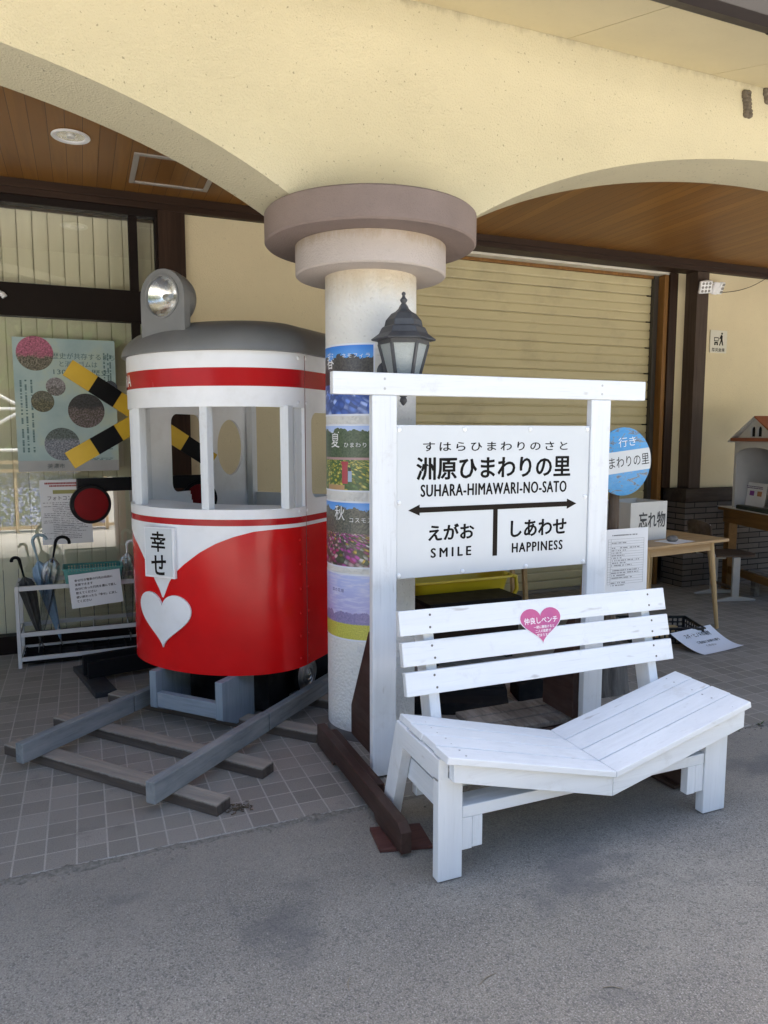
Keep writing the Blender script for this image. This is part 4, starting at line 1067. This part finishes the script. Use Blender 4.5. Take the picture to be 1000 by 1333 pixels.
b_ = [(DR*math.cos(-aw+2*aw*k/16)*.998, DR*math.sin(-aw+2*aw*k/16)) for k in range(17)] + [(-DR*math.cos(-aw+2*aw*k/16)*.998, -DR*math.sin(-aw+2*aw*k/16)) for k in range(17)]
MB().prism([dc + dx*a + dz*b + V((0,-.0122,0)) for a,b in b_], (0,-.0008,0)).build('white_band', M['sign_white'], ds)
MB().text('ひまわりの里', dc+V((0,-.0134,0))+dx*.005, .355, .062, dx, dz, .0).build('lettering', M['ink'], ds)
MB().text('行き', dc+V((0,-.0134,0))+dx*.030+dz*.112, .125, .055, dx, dz, -.004).build('lettering', M['white_ink'], ds)
bd = thing('rules_board', 'laminated white sheet with a ruled list below the round blue sign', 'notice', (2.93,3.375,.57))
MB().obox((2.925,3.368,.765), (.335,.006,.375), (1,0,.01), (0,1,0)).build('sheet', M['paper'], bd)
yb = 3.3645; mb = MB()
dashes(mb, 2.82, 3.01, .916, .007, yb, dens=.8)
for r_ in range(19):
    z = .893-.0148*r_
    mb.box(2.80,3.062,yb-.0003,yb+.0002,z-.0005,z+.0005)
    if rnd.random() < .9: dashes(mb, 2.826, rnd.choice((2.90,2.93,2.98,3.03)), z-.0075, .0058, yb, dens=.72)
for x in (2.80,2.82,3.062): mb.box(x-.0005,x+.0005,yb-.0003,yb+.0002,.893-.0148*18,.893)
mb.build('lettering', flat('grey_print',(.22,.22,.23)), bd)

# ------------------------------------------------------------------ small beech table, box, stone, sheet
TB = thing('beech_table', 'light beech table with round tapered legs beside the roller shutter', 'table', (4.1,4.4,0), R(6.5), local=True)
M['beech'] = wood('beech_wood', (.36,.23,.11), (.52,.35,.18), 'X', .45, 14)
M['beech_z'] = wood('beech_leg_wood', (.42,.28,.13), (.56,.39,.20), 'Z', .45, 14)
MB().prism([(a,b,.682) for a,b in rrect(-.50,.455,-.345,.385,.03,5)], (0,0,.022)).build('tabletop', M['beech'], TB, bevel=.004)
for sx, sy in ((-1,-1),(1,-1),(1,1),(-1,1)):
    p0 = V((-.02+.36*sx,.02+.285*sy,.68)); p1 = V((-.02+.40*sx,.02+.335*sy,.001))
    if sx > 0: p0.x -= .02; p1.x += .0
    MB().cyl(p1,p0,.0135,.027,24).build('leg', M['beech_z'], TB, smooth=40)
for y in (-.275,.305): MB().box(-.36,.30,y-.011,y+.011,.615,.6815).build('apron', M['beech'], TB, bevel=.002)
for x in (-.38,.325): MB().box(x-.011,x+.011,-.26,.29,.615,.6815).build('apron', M['beech'], TB, bevel=.002)
bx = thing('lost_property_box', 'open white box with large black characters on the beech table', 'box', (3.90,4.42,.705), R(6.5), local=True)
M['box_white'] = paint('white_cardboard', (.62,.61,.58), .6, .06, 6, .05, 40, dirt=.15, dirtcol=(.35,.32,.28))
MB().box(-.185,.205,-.150,-.146,0,.292).build('panel', M['box_white'], bx); MB().box(-.185,.205,.146,.150,0,.292).build('panel', M['box_white'], bx)
MB().box(-.185,-.181,-.1455,.1455,0,.290).build('panel', M['box_white'], bx); MB().box(.201,.205,-.1455,.1455,0,.290).build('panel', M['box_white'], bx)
MB().box(-.18,.175,-.145,.145,0.001,.005).build('base', M['box_white'], bx)
mb = MB(); mb.text('忘れ物', (.045,-.1512,.155), .29, .125, bold=.018); mb.build('lettering', flat('pencil_black',(.045,.045,.047)), bx)
so_ = MB(); rr = []
for z, k in ((0,.7),(.010,.95),(.022,1),(.034,.85),(.042,.55),(.045,.15)):
    rr.append([(.048*k*math.cos(a)*(1+.08*math.sin(2*a+.6)), .036*k*math.sin(a)*(1+.06*math.sin(3*a)), z) for a in [2*math.pi*q/24 for q in range(24)]])
so_.rings(rr); s_ = so_.build('river_stone', paint('grey_stone',(.16,.155,.15),.8,.25,30,.4,60), smooth=60); s_.location = (4.055,4.16,.7055)
tag(s_, 'smooth grey stone lying as a paperweight on the beech table', 'stone')
s_ = MB().grid(lambda u,v: V((-.13+.26*u, -.09+.18*v, .0008+.0006*math.sin(7*u))), 8, 4).build('table_paper', M['paper']); s_.location = (4.08,4.16,.704); s_.rotation_euler = (0,0,R(14))
tag(s_, 'white sheet of paper under the grey stone on the table', 'paper')

# ------------------------------------------------------------------ crate of wood offcuts with its paper
CR = thing('offcut_crate', 'low black plastic lattice crate under the beech table', 'crate', (3.90,4.10,0), R(-22), local=True)
M['crate'] = paint('black_crate_plastic',(.014,.015,.018),.45,.15)
def lattice(w_, h_, nx, nz):
    return [rrect(-w_/2+w_*(i+.14)/nx, -w_/2+w_*(i+.86)/nx, h_*(j+.16)/nz+.004, h_*(j+.84)/nz+.004, .004, 2) for i in range(nx) for j in range(nz)]
for y, w_ in ((-.17,.52),(.17,.52)):
    plate([(-w_/2,0),(w_/2,0),(w_/2,.115),(-w_/2,.115)], lattice(w_-.02,.10,13,3), .005, lambda a,b,c: V((a,y+c,b+.004))).build('side', M['crate'], CR)
for x in (-.26,.26):
    plate([(-.17,0),(.17,0),(.17,.115),(-.17,.115)], lattice(.32,.10,8,3), .005, lambda a,b,c: V((x+c,a,b+.004))).build('side', M['crate'], CR)
MB().box(-.258,.258,-.168,.168,.002,.008).build('base', M['crate'], CR)
rm = MB()
for a in ((-.272,.272,-.180,-.168),(-.272,.272,.168,.180),(-.272,-.260,-.168,.168),(.260,.272,-.168,.168)): rm.box(*a,.113,.123)
rm.build('rim', M['crate'], CR, bevel=.002)
M['pine'] = wood('pine_offcut', (.42,.28,.13), (.58,.42,.22), 'X', .7, 18)
lbs = ['flat pine board offcut lying lowest in the black crate','short thick pine block against the crate side','pine block beside the thick one in the crate','small pale pine cube near the crate corner','long thin pine offcut at the far side of the crate']
for i, (x,y,z,sx,sy,sz,a) in enumerate(((-.10,-.08,.012,.26,.14,.03,10),(-.02,-.04,.046,.11,.06,.05,-20),(-.13,-.02,.046,.09,.06,.045,35),(-.19,-.10,.046,.055,.05,.05,60),(.08,.10,.012,.24,.05,.04,5))):
    s_ = MB().box(-sx/2,sx/2,-sy/2,sy/2,0,sz).build('wood_offcut', M['pine'], bevel=.002)
    ca = R(-22); s_.location = (3.90+x*math.cos(ca)-y*math.sin(ca), 4.10+x*math.sin(ca)+y*math.cos(ca), z); s_.rotation_euler = (0,0,R(a))
    tag(s_, lbs[i], 'wood block', 'pine offcuts in the black crate')
pa, pb, pc, pd = V((3.755,3.835,.115)), V((4.195,3.90,.118)), V((4.285,3.675,.004)), V((3.875,3.635,.004))
def sheet(u, v, off=0):
    a = pa.lerp(pb,u); b = pd.lerp(pc,u); p_ = a.lerp(b,v)
    p_.z = a.z*(1-v)**1.7 + .004*v + .010*math.sin(3*u+1)*v*(1-v) + .012*(u**3)*v**4 + off
    return p_
op = thing('offcut_notice', 'curling handwritten white sheet hanging from the black crate onto the tiles', 'notice', pd)
MB().grid(lambda u,v: sheet(u,v), 14, 14).build('sheet', paint('bluish_paper',(.66,.69,.76),.6,.05,5), op, smooth=60)
mb = MB()
for s_, u0, v0, w_, h_ in (('スギ・ヒノキの端材',.50,.20,.62,.15),('ご自由にお持ち帰り',.56,.46,.56,.10),('ください',.50,.62,.24,.08)):
    mb.text(s_, None, w_, h_, fn=lambda x,y: sheet(u0+x+.0, v0-y, .0022), bold=.01)
mb.build('lettering', M['ink'], op)

# ------------------------------------------------------------------ school chair
SCH = thing('school_chair', 'old school chair with brown plywood seat and pale metal T legs', 'chair', (5.45,4.93,0), R(-14), local=True)
M['ply'] = wood('worn_brown_plywood', (.07,.045,.032), (.12,.085,.062), 'X', .6, 12, .3, (.2,.17,.15))
M['legm'] = paint('pale_grey_metal', (.44,.42,.39), .45, .12, 6, .05, 40, dirt=.3, dirtcol=(.2,.17,.14))
MB().prism([(a,b,.405) for a,b in [(-.20,-.18),(.16,-.20),(.235,-.10),(.235,.10),(.16,.20),(-.20,.18)]], (0,0,.016)).build('seat', M['ply'], SCH, bevel=.005)
for s_ in (-.165,.165):
    MB().box(-.035,.035,s_-.012,s_+.012,.03,.40).build('leg', M['legm'], SCH, bevel=.004)
    MB().prism([(-.19,s_-.014,.001),(.20,s_-.014,.001),(.20,s_-.014,.014),(.05,s_-.014,.040),(-.05,s_-.014,.040),(-.19,s_-.014,.014)], (0,.028,0)).build('foot', M['legm'], SCH, bevel=.003)
MB().box(-.012,.012,-.15,.15,.10,.125).build('crossbar', M['ply'], SCH, bevel=.003)
for s_ in (-.15,.15): MB().tube([(-.10,s_,.395),(-.19,s_,.40),(-.235,s_,.46),(-.27,s_,.70)], .010, 10).build('back_tube', M['legm'], SCH, smooth=60)
MB().grid(lambda u,v: V((-.262-.02*v-.03*math.sin(math.pi*u)+0, -.19+.38*u, .56+.165*v*(1-.25*(2*u-1)**4))), 14, 4).build('backrest', M['ply'], SCH, smooth=60).modifiers.new('thick','SOLIDIFY').thickness = .012

# ------------------------------------------------------------------ worktable with the model house
WT = thing('work_table', 'orange brown wooden table with a white cloth edge against the brick base', 'table', (5.62,4.93,0), R(-17.7), local=True)
M['ochre'] = wood('ochre_stained_wood', (.15,.075,.022), (.25,.13,.04), 'Y', .5, 10)
MB().box(.0,.85,-.75,.40,.772,.800).build('tabletop', M['ochre'], WT, bevel=.003)
MB().box(-.006,.80,-.752,.405,.8015,.8065).build('cover_sheet', M['box_white'], WT, bevel=.001)
MB().box(.035,.075,-.70,.36,.655,.7715).build('apron', M['ochre'], WT, bevel=.003)
MB().box(.075,.80,.32,.36,.655,.7715).build('apron', M['ochre'], WT, bevel=.003)
for x, y in ((.04,.26),(.72,.26),(.04,-.70),(.72,-.70)): MB().box(x,x+.085,y,y+.085,.001,.655).build('leg', M['ochre'], WT, bevel=.003)
MB().box(.06,.10,-.61,.26,.16,.23).build('stretcher', M['ochre'], WT, bevel=.003)
MH = thing('model_house', 'white wooden model house with arched opening and orange roof on the work table', 'model house', (5.62,4.93,.807), R(-17.7), local=True)
M['house_w'] = paint('white_house_paint', (.62,.62,.61), .55, .1, 6, .08, 40, dirt=.2, dirtcol=(.35,.33,.3))
M['orange'] = paint('terracotta_roof_paint', (.36,.115,.055), .55, .15, 8, .08, 40)
# front faces local -x, wide along y
yc0 = -.06; HW = .335
archh = [(yc0-HW+.04,0),(yc0-HW+.04,.50)] + [(yc0+(HW-.04)*math.cos(R(a)), .50+.075*math.sin(R(a))) for a in range(180,-1,-15)] + [(yc0+HW-.04,0)]
plate([(yc0-HW,0),(yc0-HW,.63),(yc0+HW,.63),(yc0+HW,0),(yc0+HW-.04,0)] + [(yc0+(HW-.04)*math.cos(R(a)), .50+.075*math.sin(R(a))) for a in range(0,181,15)] + [(yc0-HW+.04,0)], [], .018, lambda a,b,c: V((.075+c,a,b))).build('front_wall', M['house_w'], MH, bevel=.002)
for y in (yc0-HW+.009, yc0+HW-.009): MB().box(.085,.46,y-.009,y+.009,0,.63).build('side_wall', M['house_w'], MH, bevel=.002)
bw = MB().box(.45,.468,yc0-HW+.019,yc0+HW-.019,0,.63).build('back_wall', M['house_w'], MH)
MB().box(.438,.449,yc0+.06,yc0+.26,.02,.48).build('door', M['house_w'], MH, bevel=.003)
for z in (.08,.30): MB().box(.433,.4375,yc0+.085,yc0+.235,z,z+.15).build('door_panel', paint('greyish_white_panel',(.5,.5,.48),.6), MH, bevel=.002)
MB().box(.085,.45,yc0-HW+.018,yc0+HW-.018,.0,.008).build('floor', M['house_w'], MH)
MB().box(.035,.49,yc0-HW-.03,yc0+HW+.03,.632,.662).build('cornice', M['orange'], MH, bevel=.003)
plate([(yc0-.30,.663),(yc0+.30,.663),(yc0,.845)], [[(yc0+s_+a,.675+b) for a,b in [(-.035,0),(.035,0),(.035,.06)]+[(.035*math.cos(R(q)),.06+.035*math.sin(R(q))) for q in range(15,180,15)]+[(-.035,.06)]] for s_ in (-.05,.05)], .016, lambda a,b,c: V((.075+c,a,b))).build('gable', M['house_w'], MH)
MB().box(.086,.09,yc0-.1,yc0+.1,.664,.79).build('black_backing', M['black'], MH)  # black sheet set behind the two gable windows
for s_ in (-1,1):
    MB().quad_prism([(.04,yc0,.862),(.49,yc0,.862),(.49,yc0+s_*.42,.632),(.04,yc0+s_*.42,.632)], [(.04,yc0,.848),(.49,yc0,.848),(.49,yc0+s_*.415,.620),(.04,yc0+s_*.415,.620)]).build('roof', M['orange'] if s_ < 0 else M['house_w'], MH)
lf = thing('leaflet_stand', 'clear stand holding two printed leaflets inside the model house', 'leaflet stand', (5.62,4.93,.815), R(-17.7), local=True)
MB().obox((.19,.085,.125), (.30,.004,.22), (0,-1,0), (-1,0,.12)).build('leaflet', M['paper'], lf)
for i, (y, c) in enumerate(((.15,(.25,.06,.30)),(.03,(.45,.22,.10)))): MB().obox((.1865,y,.135), (.07,.001,.045), (0,-1,0), (-1,0,.12)).build('picture', flat('leaflet_print_'+'ab'[i], c), lf)
mb = MB()
for z in (.20,.185): 
    y = .215
    while y > -.03:
        w_ = rnd.uniform(.006,.012); mb.obox((.178+(.2-z)*.12,y,z), (w_,.001,.007), (0,-1,0), (-1,0,.12)); y -= w_+.003
mb.build('small_print', flat('purple_print',(.10,.05,.18)), lf)
tr = thing('dark_tray', 'dark green shallow tray on the work table in front of the leaflets', 'tray', (5.62,4.93,.807), R(-17.7), local=True)
MB().box(.015,.07,-.40,.12,.001,.035).build('body', paint('dark_green_tray',(.03,.04,.03),.5), tr, bevel=.004)
MB().box(.020,.065,-.39,.11,.0355,.040).build('lid', paint('grey_green_lid',(.07,.075,.06),.5), tr, bevel=.002)
st_ = thing('low_stool', 'low weathered grey plank stool at the edge of the work table', 'stool', (5.95,4.72,0), R(-4), local=True)
for k in range(3): MB().box(-.26,.50,-.14+.098*k,-.046+.098*k,.222,.247).build('plank', M['sleeper'], st_, bevel=.003)
for x in (-.235,.40):
    for y in (-.12,.09): MB().box(x,x+.06,y,y+.05,.001,.2215).build('leg', M['sleeper'], st_, bevel=.003)
MB().box(-.17,.40,-.125,-.10,.165,.2215).build('apron', M['sleeper'], st_, bevel=.003)

# ------------------------------------------------------------------ floodlights, wire, shelter sign
FL = thing('floodlight', 'white wall floodlight with small square heads above the brown post', 'floodlight', (5.56,5.45,2.87))
M['lens_d'] = paint('grey_led_lens',(.20,.20,.19),.3)
MB().box(5.545,5.62,5.40,5.47,2.925,2.965).build('bracket', M['white_gloss'], FL, bevel=.006)
for c, ex, nl in (((5.50,5.36,2.885),(1,-.25,.08),3),((5.632,5.365,2.885),(.9,.45,.1),0),((5.735,5.40,2.90),(.85,.5,.15),3)):
    ex = V(ex).normalized(); ey = V((ex.y,-ex.x,-.35)).normalized()
    c = V(c); hd_ = MB().obox(c, (.125,.032,.115), ex, -ey).build('head', M['white_gloss'], FL, bevel=.010)
    ez = ex.cross(-ey)
    if nl:
        mb = MB()
        for i in range(3):
            for j in range(3): mb.lathe([(.013,.0),(.012,.003),(.002,.004)], c+ey*.016+ex*(-.034+.034*i)+ez*(-.034+.034*j), ey, 12)
        mb.build('led_lenses', M['lens_d'], hd_)
    MB().tube([c-ey*.014, c-ey*.05+V((0,.02,.04)), V((5.58,5.42,2.945))], .008, 8).build('joint', M['white_gloss'], FL, smooth=60)
wr = MB()
pts = []
for k in range(25):
    u = k/24; pts.append((5.70+.95*u, 5.42, 2.86+.26*u+.12*u*u-.10*math.sin(math.pi*u)*0.6))
s_ = wr.tube(pts, .003, 6).build('power_cable', M['black_soft'], smooth=60); tag(s_, 'thin cable sagging from the floodlight towards the header beam', 'cable')
s_ = thing('storage_sign', 'small cream wall sign with a walking figure pushing a cart', 'sign', (5.835,5.50,2.30))
MB().box(5.727,5.945,5.490,5.4985,2.302,2.520).build('board', paint('cream_sign',(.62,.60,.50),.4,.04), s_, bevel=.002)
mb = MB(); Y0 = 5.4894
pk = lambda pts: mb.prism([(5.835+a*.9, Y0, 2.425+b*.9) for a,b in pts], (0,-.0008,0))
pk(circ(.045,.072,.011,n=16))
pk([(.030,.055),(.046,.060),(.056,.045),(.055,.010),(.070,-.055),(.056,-.055),(.040,-.012),(.022,-.058),(.008,-.055),(.030,.0),(.032,.030),(.010,.018),(.008,.008),(.030,.018)])
pk([(-.065,.030),(-.002,.030),(-.002,.022),(-.057,.022),(-.057,-.005),(-.010,-.005),(-.010,.022),(-.002,.022),(-.002,-.013),(-.065,-.013)])
pk(circ(-.052,-.045,.011,n=14)); pk(circ(-.018,-.045,.011,n=14)); pk([(-.06,-.020),(-.01,-.020),(-.01,-.034),(-.06,-.034)])
mb.text('防災倉庫', (5.836,Y0-.0004,2.332), .165, .036, bold=.01); mb.build('pictogram', M['ink'], s_)

# ------------------------------------------------------------------ things in the dim strip between bench, column and shutter
YC = thing('yellow_cart', 'yellow plastic tub cart seen between the name panel and bench', 'cart', (2.45,4.55,0))
M['yel'] = paint('yellow_plastic', (.50,.38,.012), .38, .08, 5, .02)
rr = []
for z, k, e in ((.20,.80,0),(.34,.90,0),(.485,1.0,0),(.50,1.03,0),(.50,1.07,0),(.485,1.075,0)):
    rr.append([(2.42+k*a, 4.62+k*b, z) for a,b in rrect(-.40,.40,-.22,.22,.09,6)])
MB().rings(rr, True, False).build('tub', M['yel'], YC, smooth=40)
MB().tube([(2.80,4.50,.49),(2.89,4.47,.47),(2.90,4.47,.38),(2.86,4.48,.30)], .016, 10).build('handle', M['yel'], YC, smooth=60)
for x in (2.15,2.68):
    for y in (4.45,4.79): MB().lathe([(.085,-.02),(.09,0),(.085,.02)], (x,y,.091), (0,1,0), 24).build('wheel', M['black_soft'], YC, smooth=50)
MB().box(2.08,2.75,4.46,4.78,.13,.21).build('chassis', M['black_soft'], YC, bevel=.004)
DB = thing('dark_chest', 'dark brown wooden chest in front of the yellow cart', 'chest', (2.35,4.2,0))
MB().box(2.02,2.68,4.10,4.36,.06,.39).build('body', wood('dark_chest_wood',(.014,.009,.007),(.03,.018,.013),'X',.5), DB, bevel=.005)
MB().box(2.005,2.695,4.085,4.375,.391,.42).build('lid', M['black'], DB, bevel=.005)
MB().box(2.26,2.40,4.090,4.099,.22,.36).build('latch_plate', paint('red_brown_latch',(.06,.018,.012),.5), DB, bevel=.002)
for x in (2.04,2.60):
    for y in (4.12,4.30): MB().box(x,x+.05,y,y+.04,.001,.0595).build('foot', M['black_soft'], DB)
KB = thing('kerb_ramp', 'black rubber kerb ramp with a stepped edge behind the bench', 'ramp', (1.9,3.4,0), R(-25), local=True)
MB().prism([(-.30,-.10,.001),(-.30,.16,.001),(-.30,.16,.115),(-.30,.02,.105),(-.30,.0,.075),(-.30,-.08,.06)], (.52,0,0)).build('body', M['black_soft'], KB, bevel=.005)
MB().box(-.285,.205,.03,.05,.105,.1165).build('ridge', M['black_soft'], KB, bevel=.003)
BK = MB().prism([(-.10,-.07,.001),(.10,-.07,.001),(.10,-.07,.09),(.02,-.07,.135),(-.10,-.07,.09)], (0,.16,0)).build('rubber_block', M['black_soft'], bevel=.006)
BK.location = (2.33,3.42,0); BK.rotation_euler = (0,0,R(-15)); tag(BK, 'black wedge shaped rubber block beside the right sign post', 'block')
BK['label'] = 'black wedge shaped rubber block between the kerb ramp and log stump'
PB = thing('weathered_pallet', 'weathered grey plank pallet lying on the tiles behind the bench', 'pallet', (2.14,3.0,0), R(0), local=True)
for k in range(3): MB().box(-.42,.30,-.09+.10*k,-.0+.10*k,.055,.082).build('plank', M['sleeper'], PB, bevel=.004)
for x in (-.38,.2): MB().box(x,x+.06,-.085,.20,.002,.0545).build('bearer', M['sleeper'], PB, bevel=.003)
EZ = thing('wooden_prop', 'brown wooden prop leaning near the shutter behind the name sign', 'prop', (3.25,5.2,0))
MB().beam((3.30,5.12,.002),(3.42,5.42,.95), .035,.035,(1,0,0)).build('pole', M['beech_z'], EZ, bevel=.003)
MB().beam((3.42,5.12,.002),(3.54,5.42,.95), .035,.035,(1,0,0)).build('pole', M['beech_z'], EZ, bevel=.003)
MB().beam((3.33,5.27,.45),(3.49,5.27,.45), .02,.035).build('rung', M['beech_z'], EZ, bevel=.002)

# ------------------------------------------------------------------ across the yard, seen only in the window's reflection
M['leafm'] = None
t = NT('hedge_leaf'); ob = t.n('ShaderNodeNewGeometry').outputs['Random Per Island']
M['leafm'] = t.bsdf(t.ramp(ob, [(0,(.035,.07,.02)),(.5,(.06,.11,.03)),(1,(.12,.17,.05))]), .6, 0, None, .3)
def bush(name, label, cx_, cy_, w_, d_, h_, n, s0):
    mb = MB(); b = mb.bm
    for i in range(n):
        while True:
            a, c, e = rnd.uniform(-1,1), rnd.uniform(-1,1), rnd.uniform(-1,1)
            q = (abs(a)**4+abs(c)**3+abs(e)**3)
            if .45 < q < 1+.25*math.sin(9*a+5*e): break
        p_ = V((cx_+a*w_/2, cy_+c*d_/2, h_/2+e*h_/2))
        u_ = V((rnd.gauss(0,1),rnd.gauss(0,1),rnd.gauss(0,1))).normalized(); v_ = u_.orthogonal().normalized(); s = s0*rnd.uniform(.6,1.3)
        f_ = [b.verts.new(p_+u_*s), b.verts.new(p_+v_*s*.5), b.verts.new(p_-u_*s), b.verts.new(p_-v_*s*.5)]
        b.faces.new(f_)
    U = thing(name, label, 'hedge', (cx_,cy_,0))
    mb.build('foliage', M['leafm'], U, recalc=False)
    MB().box(cx_-w_*.42,cx_+w_*.42,cy_-d_*.3,cy_+d_*.3,0,h_*.8).build('stems', paint('dark_stems',(.03,.03,.015),.9), U)
bush('hedge', 'tall leafy hedge beyond the yard mirrored in the window', -6, -18, 36, 4, 11, 16000, .36)
bush('hedge', 'second leafy hedge beyond the yard mirrored in the window', 18, -19, 12, 4, 9, 5000, .36)
YS = thing('timber_rack', 'low pale timber rack in the sunny yard mirrored in the window', 'rack', (-.6,-1.6,0))
M['pale_t'] = wood('pale_timber', (.36,.24,.13), (.5,.36,.2), 'X', .7)
for x in (-1.9,-.98,.30): MB().box(x,x+.045,-1.34,-1.29,0,1.12).build('upright', M['pale_t'], YS)
for z in (1.06,.93,.06): MB().box(-2.0,.6,-1.288,-1.262,z,z+.05).build('bar', M['pale_t'], YS)
t = NT('flower_bed_print'); o = t.co(); vo = t.n('ShaderNodeTexVoronoi', Vector=o, Scale=38)
rs2 = t.n('ShaderNodeSeparateColor', Color=vo.outputs['Color'])
MB().box(-1.85,.29,-1.36,-1.343,.10,.92).build('flower_panel', t.bsdf(t.ramp(rs2.outputs[0], [(0,(.05,.08,.03)),(.35,(.16,.22,.5)),(.6,(.45,.5,.7)),(.8,(.1,.13,.06))], 'CONSTANT'), .8), YS)
PF = thing('pipe_frame', 'white pipe frame standing in the yard mirrored in the window', 'frame', (-2.2,-5,0))
M['pipe'] = paint('white_pipe',(.8,.8,.8),.4)
for x in (-3.4,-2.2,-1.0):
    MB().tube([(x,-5,0),(x,-5,2.0)], .03, 8).build('pipe', M['pipe'], PF)
for a, b in (((-3.4,-5,2.0),(-1.0,-5,2.0)),((-3.4,-5,2.0),(-2.2,-5,2.7)),((-2.2,-5,2.7),(-1.0,-5,2.0)),((-3.4,-5,1.2),(-1.0,-5,1.2)),((-2.2,-5,1.3),(-1.0,-5,2.0))): MB().tube([a,b], .03, 8).build('pipe', M['pipe'], PF)

# ------------------------------------------------------------------ litter on the ground
for i, (x, y, a, l) in enumerate(((.98,1.62,20,.07),(1.28,1.46,-25,.055),(.62,1.75,70,.05))):
    s_ = MB().tube([(-l/2,0,.002),(0,.004,.003),(l/2,-.003,.002)], [.0012,.0017,.001], 6).build('twig', paint('dry_twig_'+'abc'[i],(.22,.19,.14),.9,.3), smooth=60)
    s_.location = (x,y,-.004); s_.rotation_euler = (0,0,R(a))
    tag(s_, ('longest dry twig lying on the asphalt in front of the bench','short dry twig on the asphalt nearest the viewer','short dry twig on the open asphalt away from the bench')[i], 'twig', 'dry twigs on the asphalt')
mb = MB()
for i in range(70):
    x, y = .53+rnd.gauss(0,.035), 2.80+rnd.gauss(0,.018)
    a = rnd.uniform(0,6.3); s = rnd.uniform(.003,.008); e = V((math.cos(a),math.sin(a),0)); n_ = V((-e.y,e.x,0))
    c = V((x,y,.002+rnd.uniform(0,.006)))
    mb.quad_prism([c-e*s-n_*s*.3, c+e*s-n_*s*.2, c+e*s*1.1+n_*s*.3, c-e*s*.8+n_*s*.3], [c-e*s-n_*s*.3+V((0,0,.001)), c+e*s-n_*s*.2+V((0,0,.003)), c+e*s*1.1+n_*s*.3+V((0,0,.002)), c-e*s*.8+n_*s*.3+V((0,0,.001))])
o_ = mb.build('leaf_litter', paint('brown_leaf_litter',(.09,.065,.04),.9,.5,60)); o_['kind'] = 'stuff'
t = NT('weed_leaf'); wl = t.bsdf((.06,.11,.03), .6, 0, None, .3)
for i, (x, y, k) in enumerate(((3.03,2.622,14),(3.20,2.625,9))):
    mb = MB(); b = mb.bm
    for j in range(k):
        a = rnd.uniform(0,6.3); l = rnd.uniform(.015,.04); e = V((math.cos(a),math.sin(a),rnd.uniform(.3,1.2))).normalized(); w_ = V((-math.sin(a),math.cos(a),0))
        p_ = V((rnd.uniform(-.01,.01),rnd.uniform(-.006,.006),0))
        b.faces.new([b.verts.new(q) for q in (p_, p_+e*l*.5+w_*l*.16, p_+e*l, p_+e*l*.5-w_*l*.16)])
    s_ = mb.build('weed', wl, recalc=False); s_.location = (x,y,-.003)
    tag(s_, ('small green weed growing at the tile edge beside the bench','tiny green weed at the tile edge, farther from the bench')[i], 'weed')

# dust and grit gathered where the asphalt meets the tiles
mb = MB()
ph = [rnd.uniform(0,6.3) for _ in range(12)]
def wob(x): return sum(math.sin(x*f+ph[i])/(1+.25*i) for i, f in enumerate((3.1,7.3,12.7,21,37,61,97,140)))
def dirt(u, v):
    x = -1.2+5.2*u; lo = 2.618-.016*(1+.4*wob(x)); hi = 2.639+.0045*wob(x*1.7+2)
    y = lo+(hi-lo)*v
    z = -.0055 + (.0055+.0015*wob(x*2.3))*math.sin(math.pi*min(1,v*.62)) 
    if v > .99: z = -.006
    return V((x,y,z))
mb.grid(dirt, 900, 7)
o_ = mb.build('dirt', paint('grey_dust', (.185,.172,.148), .95, .45, 70, .8, 160), smooth=70); o_['kind'] = 'stuff'

mb = MB()
for k in range(4):
    for x in (1.13, 2.32):
        for dy in (.025,.072):
            yy = 2.003+.1025*k+dy; z = za(x)+TH+.001
            mb.lathe([(.0038,-.001),(.0038,.0006),(.001,.0008)], (x+rnd.uniform(-.004,.004), yy, z), (0,0,1), 8)
mb.build('nail_heads', paint('painted_nail',(.42,.42,.42),.5,.3), H)
mb = MB()
for x in (1.169, 2.280):
    for z in (1.69, 1.73): mb.lathe([(.0055,0),(.005,.0012),(.001,.0015)], (x,2.8178,z), (0,-1,0), 12)
mb.build('screw_heads', paint('painted_screw',(.50,.51,.52),.45,.2), N)
